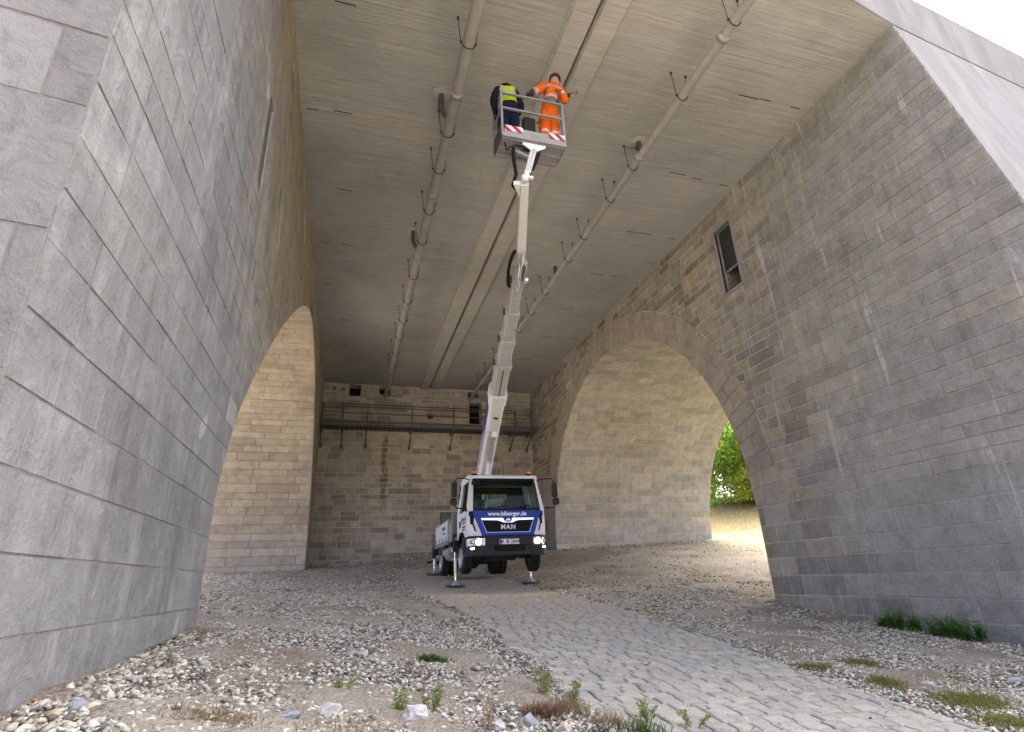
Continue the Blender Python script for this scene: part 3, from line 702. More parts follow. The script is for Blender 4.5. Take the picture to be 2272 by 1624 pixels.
# ------------------------------------------------------------------ inspection catwalk on the end wall
cw = tag(empty('inspection_catwalk', (4, 26.4, 7.0)), 'grey steel inspection catwalk with railings along the end wall', 'catwalk'); inv_c = Matrix.Translation(-cw.location)
M_CAT = paint('catwalk_steel', (.085, .088, .09), .6, .2, .3, .3, (.05, .045, .04))
px_ = [-1.38, -.43, .68, 2.78, 4.82, 6.5, 7.98, 8.9]
yf = 25.9
q = MB()
for x in np.arange(XL+.05, XR-.05, .22): q.b2((x, yf+.06, 7.0), (x+.2, YB-.05, 7.02))
q.build('walkway', M_CAT, cw, inv=inv_c)
for z0, z1, yy in ((7.09, 7.2, yf-.02), (6.93, 7.03, yf)): q = MB(); q.b2((XL+.02, yy, z0), (XR-.05, yy+.05, z1)); q.build('edge_beam', M_CAT, cw, inv=inv_c)
for x in px_:
    q = MB(); q.b2((x-.03, yf-.06, 6.9), (x+.03, yf-.021, 8.02)); q.build('post', M_CAT, cw, inv=inv_c)
    q = MB(); q.bar((x, yf+.03, 6.92), (x, YB-.03, 6.2), .05, .06); q.b2((x-.04, yf+.06, 6.88), (x+.04, YB-.02, 6.925)); q.b2((x-.06, YB-.06, 6.1), (x+.06, YB-.03, 6.3)); q.build('bracket', M_CAT, cw, inv=inv_c)
for z, t in ((8.0, .05), (7.87, .05), (7.56, .04)):
    q = MB(); q.b2((px_[1], yf-.02, z-t/2), (px_[-2], yf+.01, z+t/2)); q.build('rail', M_CAT, cw, inv=inv_c)
for x0, x1 in ((px_[0]+.05, px_[1]-.05), (px_[-2]+.05, px_[-1]-.05)):
    q = MB()
    for z in (7.12, 7.24, 7.42, 7.6, 7.78, 7.94, 8.03): q.b2((x0, yf-.05, z-.014), (x1, yf-.022, z+.014))
    for x in (x0, x1): q.b2((x-.02, yf-.055, 7.08), (x+.02, yf-.02, 8.05))
    q.build('gate', M_CAT, cw, inv=inv_c)
# wall lamp on the end wall and slanted conduit under the deck
q = MB(); q.b2((3.66, YB-.12, 7.82), (3.96, YB-.02, 7.98), bev=.02); lamp = q.build('wall_lamp', M_STEEL_D); tag(lamp, 'small dark wall lamp above the catwalk railing', 'lamp')
q = MB(); q.tube([(3.95, YB-.06, 9.12), (4.6, YB-.1, 9.18), (5.6, YB-.1, 9.27)], .05, 10); q.lathe([(.0, -.02), (.1, -.02), (.1, .04), (.06, .05)], (3.93, YB-.06, 9.12), (1, 0, .1), 14)
tag(q.build('conduit_pipe', M_PIPE), 'thin sloping pipe high on the end wall beside the joint', 'pipe')

# ------------------------------------------------------------------ paved track
RX0, RX1, RY0, RY1 = 2.05, 5.08, -1., 23.2
track = tag(npmesh('paved_track', [(x, y, gz(x, y)-.028) for y in np.arange(RY0, RY1+.01, .4) for x in np.linspace(RX0-.05, RX1+.05, 6)],
   [(j*6+i, j*6+i+1, (j+1)*6+i+1, (j+1)*6+i) for j in range(int((RY1-RY0)/.4)) for i in range(5)], mortar('joint_grit', (.19, .17, .14)), smooth=True), kind='structure')
def sett_mat():
    q = NM('granite_sett'); p = q.pos(); r = q.rnd()
    c = q.ramp(r, [(0, (.35, .338, .288)), (.18, (.39, .377, .325)), (.36, (.325, .315, .274)), (.55, (.37, .353, .297)), (.75, (.34, .332, .296)), (.9, (.40, .375, .31))], 'CONSTANT')
    b = q.noise(p, .6, 4, .6, .4); f = q.noise(p, 45, 5, .8); m_ = q.noise(p, 7, 6, .65, .5); sp = q.vor(p, 130, 'F1')
    c = q.mix(q.math('MULTIPLY', q.smooth(m_, .42, .68), .5), c, q.mix(1., c, (.62, .62, .6), 'MULTIPLY'))
    c = q.mix(q.math('MULTIPLY', q.smooth(f, .52, .66), .55), c, q.mix(1., c, (1.55, 1.53, 1.5), 'MULTIPLY')); c = q.mix(q.math('MULTIPLY', q.smooth(f, .47, .33), .55), c, q.mix(1., c, (.5, .5, .5), 'MULTIPLY'))
    s = q.sep(); dirt = q.math('MULTIPLY', q.smooth(q.math('ADD', s[1], q.math('MULTIPLY', b, 5.)), 9.5, 14), .62)
    edge = q.math('MULTIPLY', q.smooth(q.math('ADD', s[0], q.math('MULTIPLY', m_, .8)), 3.3, 2.3), q.smooth(s[1], 7., 10.))
    c = q.mix(q.math('MAXIMUM', dirt, q.math('MULTIPLY', edge, .85)), c, (.37, .315, .245))
    q.bump(q.math('ADD', q.math('MULTIPLY', m_, .6), f), .7, .02); return q.fin(c, .85, 0, .25)
M_SETT = sett_mat()
made = []; y = RY0
while y < RY1:
    h = random.uniform(.145, .19); x = RX0 + random.uniform(-.16, .06); skew = .0
    while x < RX1:
        w = random.uniform(.17, .29)
        if x+w > RX1+.14: w = max(.14, RX1-x+random.uniform(-.03, .1))
        j = .008; c = [(x+j, y+j), (x+w-j, y+j), (x+w-j, y+h-j), (x+j, y+h-j)]
        ox, oy = random.uniform(-.004, .004), random.uniform(-.005, .005)
        c = [(u+ox+random.uniform(-.008, .008), v+oy+random.uniform(-.008, .008)) for u, v in c]
        cx, cy = x+w/2, y+h/2; z0 = gz(cx, cy)+random.uniform(-.005, .006); sx = (gz(cx+.2, cy)-gz(cx-.2, cy))/.4+random.uniform(-.018, .018); sy = (gz(cx, cy+.2)-gz(cx, cy-.2))/.4+random.uniform(-.02, .02)
        Zf = lambda u, v, d: (u, v, z0+(u-cx)*sx+(v-cy)*sy+d)
        b1 = [(cx+(u-cx)*.95, cy+(v-cy)*.94) for u, v in c]; b2 = [(cx+(u-cx)*.78, cy+(v-cy)*.74) for u, v in c]
        vs = [Zf(u, v, -.07) for u, v in c]+[Zf(u, v, -.016) for u, v in c]+[Zf(u, v, -.004) for u, v in b1]+[Zf(u, v, random.uniform(.0, .007)) for u, v in b2]
        fs = [(k*4+i, k*4+(i+1) % 4, k*4+4+(i+1) % 4, k*4+4+i) for k in range(3) for i in range(4)]+[(12, 13, 14, 15)]
        s = [screen(v) for v in vs[4:8]]; rank = -1
        if all(s) and all(-60 < t[0] < 2330 and t[1] < 1700 for t in s): rank = parea(s)
        made.append((rank, vs, fs)); x += w
    y += h
made.sort(key=lambda t: -t[0]); mass = MB()
for i, (rk, vs, fs) in enumerate(made):
    if i < 300 and rk > 0: q = MB(); q.add(vs, fs, 0, False); q.build('paving_stone', M_SETT, track)
    else: mass.add(vs, fs)
mass.build('paving_stones_beyond', M_SETT, track)['kind'] = 'stuff'
# ------------------------------------------------------------------ truck-mounted work platform
truck = tag(empty('platform_truck', (4.2, 14.6, .14), R(-1)), 'white and blue truck with raised boom and basket, headlights on, jacked up on outriggers', 'truck')
bpy.context.view_layer.update()
TW = truck.matrix_world.copy(); INV = TW.inverted()
M_WHITE = paint('white_truck_paint', (.72, .73, .74), .35, 0, .22, .3, (.34, .32, .29))
M_BLUE = paint('blue_truck_paint', (.010, .045, .30), .35, 0, .06, .2)
M_BLACK = paint('black_plastic', (.010, .010, .011), .5, 0, .08, .12, (.05, .045, .04)); M_GREY = paint('grey_bumper_plastic', (.028, .030, .034), .6, 0, .12, .15, (.08, .075, .07))
M_RUB = paint('tyre_rubber', (.022, .022, .022), .85, 0, .3, .2, (.09, .08, .07)); M_RIM = paint('steel_rim', (.42, .44, .46), .4, .5, .35)
M_CHROME = NM('chrome').fin((.82, .83, .85), .12, 1., .5); M_ALU = paint('aluminium_locker', (.30, .30, .295), .55, .3, .35)
M_CHASSIS = paint('chassis_black', (.02, .02, .022), .6, .2, .3); M_BOOMG = paint('grey_boom_paint', (.40, .415, .415), .4, .1, .15)
M_PANEL = paint('white_locker_panel', (.72, .74, .77), .3, 0, .08); M_JACK = paint('taupe_jack_housing', (.20, .185, .165), .5, .2, .25)
M_LET_W = NM('white_lettering').fin((.85, .86, .88), .4); M_LET_B = NM('blue_lettering').fin((.02, .06, .3), .4); M_LET_K = NM('dark_lettering').fin((.03, .03, .035), .5)
M_AMBER = NM('amber_beacon').fin((.85, .22, .015), .18, 0, .6); M_SEAT = paint('seat_fabric', (.05, .053, .06), .9, 0, .1)
M_LIT = NM('lit_headlamp').fin((.9, .85, .7), .3, 0, .5, (1., .86, .62), 40.)
M_FOG = NM('lit_parking_lamp').fin((.9, .85, .7), .3, 0, .5, (1., .84, .6), 4.)
def glass(name, tint, gloss=1.):
    q = NM(name); nt = q.nt; tr = q.n('ShaderNodeBsdfTransparent'); tr.inputs[0].default_value = (*tint, 1); gl = q.n('ShaderNodeBsdfGlossy'); gl.inputs['Roughness'].default_value = .03
    fr_ = q.n('ShaderNodeFresnel'); fr_.inputs[0].default_value = 1.45; mx = q.n('ShaderNodeMixShader')
    q.l(q.math('MULTIPLY', fr_.outputs[0], .3), mx.inputs[0]); q.l(tr.outputs[0], mx.inputs[1]); q.l(gl.outputs[0], mx.inputs[2]); q.l(mx.outputs[0], q.out.inputs[0]); return q.m
M_GLASS = glass('cab_glass', (.76, .84, .80)); M_CLEAR = glass('headlamp_glass', (.9, .9, .9))
def T(q, name, mat, par=None): return q.build(name, mat, par or truck)
fz = lambda z: .03 if z < .92 else (.03+.05*(z-.92)/.68 if z < 1.6 else .08+.22*(z-1.6)/.88)
Ff = lambda u, v, d: (u, fz(v)-d, v)
xs_ = lambda z: 1.09 if z < 1.62 else 1.09-.13*(z-1.62)/.85
# --- cab shell: sides, pillars, roof, back wall
for s in (-1, 1):
    S = lambda u, v, d, s=s: (s*(xs_(v)-.04+d), u, v)
    q = MB()
    q.prism([(.18, .92), (.55, .92), (.62, 1.0), (.78, 1.08), (.95, 1.1), (1.25, 1.1), (1.42, 1.08), (1.56, 1.0), (1.62, .92), (1.72, .92), (1.72, 1.62), (.18, 1.62)], 0, .04, S)
    q.prism([(.16, 1.62), (.30, 1.62), (.47, 2.40), (.36, 2.46)], 0, .04, S); q.prism([(1.22, 1.62), (1.72, 1.62), (1.72, 2.46), (1.22, 2.40)], 0, .04, S); q.prism([(.36, 2.46), (.47, 2.40), (1.22, 2.40), (1.72, 2.46)], 0, .04, S)
    T(q, 'side_panel', M_WHITE)
    q = MB(); q.prism([(.30, 1.62), (1.22, 1.62), (1.22, 2.40), (.47, 2.40)], .014, .02, S); T(q, 'side_window', M_GLASS)
    q = MB()
    for a, c in (((.30, 1.62), (.47, 2.4)), ((.47, 2.4), (1.22, 2.4)), ((1.22, 2.4), (1.22, 1.62)), ((1.22, 1.62), (.30, 1.62))): q.bar(S(*a, .043), S(*c, .043), .025, .012, up=(1, 0, 0))
    T(q, 'window_seal', M_BLACK)
    # door seams and handle
    q = MB(); q.prism([(.34, 1.0), (.352, 1.0), (.352, 1.62), (.34, 1.62)], .03, .0415, S); q.prism([(1.30, 1.12), (1.312, 1.12), (1.312, 2.38), (1.30, 2.38)], .03, .0415, S); T(q, 'door_seam', M_BLACK)
    q = MB(); q.prism([(1.15, 1.22), (1.25, 1.22), (1.26, 1.40), (1.16, 1.40)], .035, .065, S); T(q, 'door_handle', M_BLACK)
    # corner panel with black air slot, A pillar face
    A_ = [(.72, .93), (1.02, .93), (1.075, 1.0), (1.085, 1.44), (.92, 1.46)]
    Cn = lambda u, v, d, s=s: (s*u, fz(v)+.02+max(0, (u-.78))*.42-d, v)
    q = MB(); q.prism(A_, -.05, .02, Cn); T(q, 'corner_panel', M_WHITE)
    q = MB(); q.prism([(.86, 1.03), (.905, 1.05), (1.0, 1.33), (.985, 1.42), (.965, 1.40)], .0, .026, Cn); T(q, 'air_slot', M_BLACK)
    q = MB(); q.prism([(.92, 1.462), (1.09, 1.442), (1.09, 1.57), (.94, 1.57)], -.05, .02, Cn); T(q, 'corner_band', M_BLUE)
    q = MB(); q.prism([(.94, 1.572), (1.09, 1.572), (1.085, 1.64), (.955, 2.46), (.875, 2.46)], -.04, .025, lambda u, v, d, s=s: (s*u, fz(v)+.01+max(0, (u-.86))*.5-d, v)); T(q, 'pillar', M_WHITE)
    q = MB(); q.b2((s*1.12-.012, .2, 1.44), (s*1.12-.03 if s > 0 else s*1.12+.03, .33, 1.57)) if False else None
q = MB(); q.prism([(.31, 2.46), (.36, 2.56), (.55, 2.61), (1.5, 2.62), (1.72, 2.56), (1.72, 2.44), (.31, 2.44)], -.97, .97, lambda u, v, d: (d, u, v)); T(q, 'roof', M_WHITE)
q = MB(); q.b2((-.97, .30, 2.475), (.97, .34, 2.53)); T(q, 'roof_edge', M_WHITE)
q = MB(); q.b2((-1.04, 1.68, .92), (1.04, 1.72, 1.72)); q.b2((-1.0, 1.68, 2.24), (1.0, 1.72, 2.5)); q.b2((-1.04, 1.68, 1.72), (-.62, 1.72, 2.24)); q.b2((.62, 1.68, 1.72), (1.04, 1.72, 2.24)); T(q, 'back_wall', M_GREY)
q = MB(); q.b2((-.62, 1.695, 1.72), (.62, 1.70, 2.24)); T(q, 'rear_window', M_GLASS)
q = MB(); q.b2((-1.03, .2, .93), (1.03, 1.68, .97)); T(q, 'cab_floor', M_BLACK)
q = MB(); q.b2((-1.02, .12, 1.2), (1.02, .5, 1.60), bev=.05); T(q, 'dashboard', M_BLACK)
q = MB(); pts = [(.50+.2*math.cos(t), .62-.1*math.sin(t)*.6, 1.70+.17*math.sin(t)) for t in np.linspace(0, 2*math.pi, 25)]; q.tube(pts, .013, 6); q.cyl((.5, .62, 1.70), (.5, .46, 1.5), .03); q.bar((.32, .62, 1.7), (.68, .62, 1.7), .025); T(q, 'steering_wheel', M_BLACK)
for x in (-.55, .52):
    q = MB(); q.box((x, 1.15, 1.33), (.5, .5, .14), bev=.05); q.box((x, 1.40, 1.72), (.48, .14, .68), Matrix.Rotation(R(-8), 3, 'X'), bev=.06); q.box((x, 1.46, 2.12), (.28, .1, .2), bev=.04); T(q, 'seat', M_SEAT)
q = MB(); q.prism([(-.945, 1.585), (.945, 1.585), (.88, 2.47), (-.88, 2.47)], -.012, -.006, Ff); T(q, 'windshield', M_GLASS)
q = MB(); q.prism([(-.885, 2.40), (.885, 2.40), (.88, 2.475), (-.88, 2.475)], -.004, .004, Ff); q.prism([(-.945, 1.58), (.945, 1.58), (.94, 1.63), (-.94, 1.63)], -.004, .004, Ff); q.prism([(-.945, 1.60), (-.915, 1.60), (-.855, 2.45), (-.885, 2.45)], -.004, .003, Ff); q.prism([(.915, 1.60), (.945, 1.60), (.885, 2.45), (.855, 2.45)], -.004, .003, Ff); T(q, 'windshield_seal', M_BLACK)
q = MB(); q.b2((-.86, .34, 2.27), (.86, .36, 2.42)); T(q, 'sun_visor', M_BLACK)
for x0, x1 in ((-.55, .05), (.15, .72)):
    q = MB(); q.bar((x1, fz(1.6)-.015, 1.60), (x1-.2, fz(1.75)-.02, 1.74), .012); q.bar((x0, fz(1.66)-.025, 1.63), (x1-.03, fz(1.7)-.025, 1.70), .014, .02); T(q, 'wiper', M_BLACK)
# --- blue front panel, grille, letters, emblem
q = MB(); q.prism([(-.955, 1.575), (-.93, 1.462), (-.905, 1.44), (-.72, .925), (.72, .925), (.905, 1.44), (.93, 1.462), (.955, 1.575)], -.03, .0, Ff); T(q, 'front_panel', M_BLUE)
q = MB(); q.prism([(-.742, 1.374), (-.60, 1.016), (-.574, 1.003), (.574, 1.003), (.60, 1.016), (.742, 1.374)], -.02, .008, Ff); T(q, 'grille_frame', M_CHROME)
q = MB(); q.prism([(-.735, 1.37), (-.595, 1.02), (-.57, 1.008), (.57, 1.008), (.595, 1.02), (.735, 1.37)], -.02, .014, Ff); g = T(q, 'grille', NM('grille_black').fin((.005, .005, .006), .4, 0, .08))
q = MB(); q.prism([(-.735, 1.372), (-.715, 1.325), (-.3, 1.315), (-.2, 1.29), (-.13, 1.255), (.13, 1.255), (.2, 1.29), (.3, 1.315), (.715, 1.325), (.735, 1.372)], .01, .026, Ff); T(q, 'chrome_wing', M_CHROME, g)
q = MB(); q.prism([(-.13, 1.375), (-.09, 1.27), (.09, 1.27), (.13, 1.375)], .02, .032, Ff); T(q, 'badge', NM('badge_black').fin((.01, .01, .012), .3), g)
q = MB(); zb = 1.30
for a, c in (((-.07, 1.285), (.0, 1.36)), ((.0, 1.36), (.05, 1.345)), ((.05, 1.345), (.05, 1.285)), ((-.03, 1.315), (.06, 1.32))): q.bar(Ff(*a, .036), Ff(*c, .036), .012, .006, up=(0, 1, 0))
T(q, 'emblem', M_CHROME, g)
lettering('MAN', .165, Ff(0, 1.135, .02), (1, 0, 0), (0, .05, 1), NM('silver_letters').fin((.55, .56, .58), .4, .2), truck, offset=.006, extrude=.006, spacing=1.25)
lettering('www.biberger.de', .155, Ff(.0, 1.485, .006), (1, 0, 0), (0, .07, 1), M_LET_W, truck, offset=.004)
# --- bumper
def bump(u, v, d): a = abs(u); return (u, -.06+d+max(0, a-.62)*.30+max(0, a-1.0)*1.2, v)
q = MB()
P_ = [(-1.13, .48), (-1.0, .44), (-.45, .44), (-.38, .51), (.38, .51), (.45, .44), (1.0, .44), (1.13, .48), (1.135, .66), (1.12, .69), (-1.12, .69), (-1.135, .66)]
def strip_panel(q, x0, x1, zlo, zhi, d0, d1, n=14, mi=0):
    for i in range(n):
        a = x0+(x1-x0)*i/n; c = x0+(x1-x0)*(i+1)/n
        vs = [bump(u, v, d) for d in (d0, d1) for u, v in ((a, zlo), (c, zlo), (c, zhi), (a, zhi))]
        q.add(vs, [(0, 1, 2, 3), (7, 6, 5, 4), (0, 4, 5, 1), (3, 2, 6, 7)] + ([(0, 3, 7, 4)] if i == 0 else []) + ([(1, 5, 6, 2)] if i == n-1 else []), mi)
strip_panel(q, -1.13, 1.13, .425, .52, -.0, .34); strip_panel(q, -1.13, -.42, .52, .67, -.0, .3); strip_panel(q, .42, 1.13, .52, .67, .0, .3); strip_panel(q, -.66, .66, .675, .90, .015, .3); strip_panel(q, -1.12, -.66, .86, .905, .02, .3, 6); strip_panel(q, .66, 1.12, .86, .905, .02, .3, 6)
for s in (-1, 1): q.b2((s*1.13-.03, .26, .50), (s*1.13+.0, .56, .90)); q.prism([(.26, .44), (.62, .50), (.56, .66), (.26, .66)], 1.07, 1.135, lambda u, v, d, s=s: (s*d, u, v))
T(q, 'bumper', M_GREY)
q = MB(); strip_panel(q, -.44, .44, .50, .69, .05, .2, 6); bi = T(q, 'bumper_intake', M_BLACK)
q = MB()
for z in (.55, .60, .65): q.b2((-.4, -.03, z-.008), (.4, -.005, z+.008))
T(q, 'intake_bar', M_BLACK, bi)
for s in (-1, 1):
    q = MB(); x0, x1 = (.665, 1.115)
    strip_panel(q, *(sorted((s*x0, s*x1))), .675, .858, .06, .2, 6); hl = T(q, 'headlight', M_CHROME)
    q = MB(); strip_panel(q, *(sorted((s*x0, s*x1))), .678, .855, .02, .026, 8); T(q, 'lens', M_CLEAR, hl)
    c = Vector(bump(s*.82, .768, .045)); q = MB(); q.lathe([(.0, .0), (.055, .004), (.062, .03)], c, (s*.25, -1, 0), 18); T(q, 'lamp', M_LIT, hl)
    c = Vector(bump(s*1.0, .768, .05)); q = MB(); q.lathe([(.0, .0), (.045, .004), (.05, .03)], c, (s*.3, -1, 0), 16); T(q, 'indicator', NM('indicator_glass').fin((.6, .6, .58), .15, .6), hl)
    q = MB(); q.box(bump(s*.98, .605, -.004), (.18, .02, .06), Matrix.Rotation(s*R(18), 3, 'Z')); fl_ = T(q, 'fog_light', M_BLACK)
    q = MB(); q.box(bump(s*.98, .605, -.016), (.09, .01, .03), Matrix.Rotation(s*R(18), 3, 'Z')); T(q, 'lamp', M_FOG, fl_)
q = MB(); q.b2((-.27, -.065, .695), (.27, -.05, .825), bev=.006); pl = T(q, 'number_plate', NM('plate_white').fin((.8, .81, .83), .35))
q = MB(); q.b2((-.262, -.069, .702), (-.215, -.064, .818)); T(q, 'plate_band', M_BLUE, pl)
lettering('R  B 2844', .125, (.03, -.068, .758), (1, 0, 0), (0, 0, 1), M_LET_K, pl, offset=.0015)
q = MB(); q.cyl((-.085, -.066, .74), (-.085, -.0695, .74), .014, n=12); q.cyl((-.085, -.066, .785), (-.085, -.0695, .785), .014, n=12); T(q, 'plate_seal', M_LET_B, pl)
# --- mirrors, beacons, aerial
for s in (-1, 1):
    x = s*1.40
    q = MB(); q.tube([(s*.98, .34, 2.43), (s*1.15, .22, 2.46), (s*1.36, .16, 2.45), (s*1.42, .16, 2.36), (s*1.44, .17, 2.0), (s*1.42, .17, 1.70), (s*1.36, .17, 1.65), (s*1.08, .28, 1.66)], .016, 8); a_ = T(q, 'mirror_arm', M_BLACK)
    q = MB(); q.box((s*1.44, .17, 2.14), (.16, .13, .40), Matrix.Rotation(s*R(-12), 3, 'Z'), bev=.045); mm = T(q, 'mirror', M_GREY)
    q = MB(); q.box((s*1.44, .24, 2.14), (.13, .012, .36), Matrix.Rotation(s*R(-12), 3, 'Z')); T(q, 'mirror_glass', M_CHROME, mm)
    q = MB(); q.box((s*1.46, .17, 1.82), (.19, .13, .19), Matrix.Rotation(s*R(-12), 3, 'Z'), bev=.045); mm = T(q, 'mirror', M_GREY)
    q = MB(); q.box((s*1.46, .24, 1.82), (.16, .012, .16), Matrix.Rotation(s*R(-12), 3, 'Z')); T(q, 'mirror_glass', M_CHROME, mm)
    q = MB(); q.box((s*1.06, .25, 1.61), (.10, .14, .10), bev=.02); T(q, 'arm_foot', M_GREY)
    q = MB(); q.lathe([(.0, 0), (.085, 0), (.085, .04), (.06, .05), (0, .05)], (s*.80, .55, 2.60), (0, 0, 1), 16); bc = T(q, 'beacon', M_BLACK)
    q = MB(); q.lathe([(.058, .045), (.06, .10), (.045, .125), (0, .13)], (s*.80, .55, 2.60), (0, 0, 1), 16); T(q, 'amber_dome', M_AMBER, bc)
q = MB(); q.box((-.86, .12, 2.33), (.20, .12, .17), Matrix.Rotation(R(14), 3, 'Y'), bev=.04); q.bar((-.9, .3, 2.44), (-.88, .14, 2.38), .03); fm = T(q, 'front_mirror', M_BLACK)
q = MB(); q.tube([(.1, .7, 2.6), (.09, .72, 2.9), (.06, .74, 3.15)], .006, 5); T(q, 'aerial', M_BLACK)
# --- lettering on the cab side (left door)
lx = -(1.09+.004)
for txt, sz, y, z, mt in (('BIBERGER', .13, .62, 1.40, M_LET_B), ('ARBEITSBÜHNEN', .055, .62, 1.31, M_LET_B), ('www.biberger.de', .07, .66, 1.21, M_LET_K), ('09431 / 7151-0', .06, .66, 1.13, M_LET_K)):
    lettering(txt, sz, (lx, y, z), (0, -1, 0), (0, 0, 1), mt, truck, offset=.001)
q = MB(); q.tube([(lx, .93, 1.28), (lx, .96, 1.40), (lx, .90, 1.46), (lx, .86, 1.44)], .012, 6); q.tube([(lx, .95, 1.30), (lx, .86, 1.27)], .012, 6); T(q, 'door_logo', M_LET_B)
# --- wheels
def wheel(x, y, s, dual=False):
    r, w = .415, .25; c = Vector((x, y, r)); prof = [(.25, -w/2+.01), (.30, -w/2), (.37, -w/2+.0), (.405, -w/2+.025), (r, -w/2+.05), (r, -.07), (r-.012, -.065), (r-.012, -.05), (r, -.045), (r, -.01), (r-.012, -.006), (r-.012, .006), (r, .01), (r, .045), (r-.012, .05), (r-.012, .065), (r, .07), (r, w/2-.05), (.405, w/2-.025), (.37, w/2), (.30, w/2), (.25, w/2-.01)]
    q = MB(); q.lathe(prof, c, (1, 0, 0), 40); t_ = T(q, 'wheel', M_RUB)
    o = s*(.09 if not dual else .0)
    q = MB(); q.lathe([(.0, .0), (.08, .0), (.10, -.03), (.17, -.06), (.21, -.05), (.24, .01), (.255, .03), (.255, -.2)], c+Vector((s*(w/2-.005), 0, 0)), (s, 0, 0), 28)
    for k in range(8): a = 2*math.pi*k/8; q.cyl(c+Vector((s*(w/2-.05), .145*math.cos(a), .145*math.sin(a))), c+Vector((s*(w/2-.02), .145*math.cos(a), .145*math.sin(a))), .018, n=8)
    T(q, 'rim', M_RIM, t_)
for s in (-1, 1):
    wheel(s*.97, 1.10, s); wheel(s*.98, 4.80, s); wheel(s*.70, 4.80, s)
    q = MB(); pts = [(1.10-.56*math.cos(t), .42+.62*math.sin(t)) for t in np.linspace(.25, math.pi-.1, 14)]
    for a, c in zip(pts[:-1], pts[1:]): q.add([(s*1.10, *a), (s*1.10, *c), (s*.74, *c), (s*.74, *a), (s*1.10, a[0]*.97+1.1*.03, a[1]*.97+.42*.03), (s*1.10, c[0]*.97+1.1*.03, c[1]*.97+.42*.03)], [(0, 1, 2, 3), (0, 4, 5, 1)])
    T(q, 'mudguard', M_BLACK)
    q = MB(); pts = [(4.80-.52*math.cos(t), .42+.56*math.sin(t)) for t in np.linspace(.35, math.pi-.35, 14)]
    for a, c in zip(pts[:-1], pts[1:]): q.add([(s*1.13, *a), (s*1.13, *c), (s*.6, *c), (s*.6, *a)], [(0, 1, 2, 3)]); q.add([(s*1.13, *a), (s*1.13, *c), (s*1.13, c[0], c[1]-.03), (s*1.13, a[0], a[1]-.03)], [(0, 1, 2, 3)])
    T(q, 'mudguard', M_BLACK if s > 0 else M_BOOMG)
# --- chassis
q = MB()
for s in (-1, 1): q.b2((s*.42-.04, .3, .62), (s*.42+.04, 6.7, .86))
q.cyl((-.9, 1.1, .42), (.9, 1.1, .42), .06); q.box((0, 1.1, .40), (.9, .14, .16)); q.cyl((-.9, 4.8, .42), (.9, 4.8, .42), .09); q.lathe([(.0, -.25), (.2, -.12), (.22, 0), (.2, .12), (0, .25)], (0, 4.8, .42), (0, 1, 0), 16)
for y in (2.2, 3.4, 5.7, 6.6): q.b2((-.42, y-.05, .66), (.42, y+.05, .82))
q.box((0, .75, .62), (.75, .7, .35)); q.cyl((0, 1.2, .55), (0, 4.6, .48), .05); q.b2((-1.0, .55, .62), (1.0, .66, .72)); q.cyl((-.55, .62, .50), (.45, .62, .46), .025); q.cyl((.3, .5, .38), (.75, 1.0, .42), .025)
T(q, 'chassis', M_CHASSIS)
q = MB(); q.cyl((-1.0, 2.55, .62), (-1.0, 3.35, .62), .22, n=20); T(q, 'fuel_tank', M_ALU)
q = MB(); q.b2((.62, 2.5, .42), (1.05, 3.4, .85), bev=.03); T(q, 'battery_box', M_BLACK)
# --- deck, lockers, side guard
q = MB(); q.b2((-1.12, 1.85, .95), (1.12, 6.75, 1.03)); T(q, 'deck', M_ALU)
for s in (-1, 1):
    q = MB(); q.b2((s*.66 if s > 0 else -1.16, 2.95, .92), (1.16 if s > 0 else -.66, 5.75, 1.66), bev=.012); lk = T(q, 'locker', M_ALU)
    for y0, y1 in ((3.05, 4.3), (4.4, 5.65)):
        q = MB(); q.b2((s*1.17-.006, y0, 1.04), (s*1.17+.006, y1, 1.6)); T(q, 'panel', M_PANEL, lk)
        for yy in (y0+.25, y1-.25): q = MB(); q.b2((s*1.18-.008, yy-.03, 1.05), (s*1.18+.008, yy+.03, 1.16)); T(q, 'latch', M_BLACK, lk)
    q = MB(); q.b2((s*1.17-.02, 2.9, .9), (s*1.17+.02, 5.8, .97)); T(q, 'deck_edge', M_GALV)
    q = MB(); q.b2((s*.70 if s > 0 else -1.14, 2.3, .95), (1.14 if s > 0 else -.70, 2.9, 1.52), bev=.015); lk2 = T(q, 'locker', M_ALU)
    q = MB(); q.b2((s*1.15-.006, 2.36, 1.0), (s*1.15+.006, 2.84, 1.46)); T(q, 'panel', M_ALU, lk2)
    q = MB(); q.b2((s*1.12-.02, 2.15, .64), (s*1.12+.02, 4.1, .77)); T(q, 'side_guard', M_BOOMG)
    q = MB(); q.b2((s*1.1-.02, 2.6, .7), (s*1.1+.02, 2.66, .95)); q.b2((s*1.1-.02, 3.6, .7), (s*1.1+.02, 3.66, .95)); T(q, 'guard_bracket', M_CHASSIS)
for txt, sz, z in (('BIBERGER', .16, 1.42), ('ARBEITSBÜHNEN', .07, 1.27)):
    lettering(txt, sz, (-1.181, 3.7, z), (0, -1, 0), (0, 0, 1), M_LET_B, truck, offset=.001)
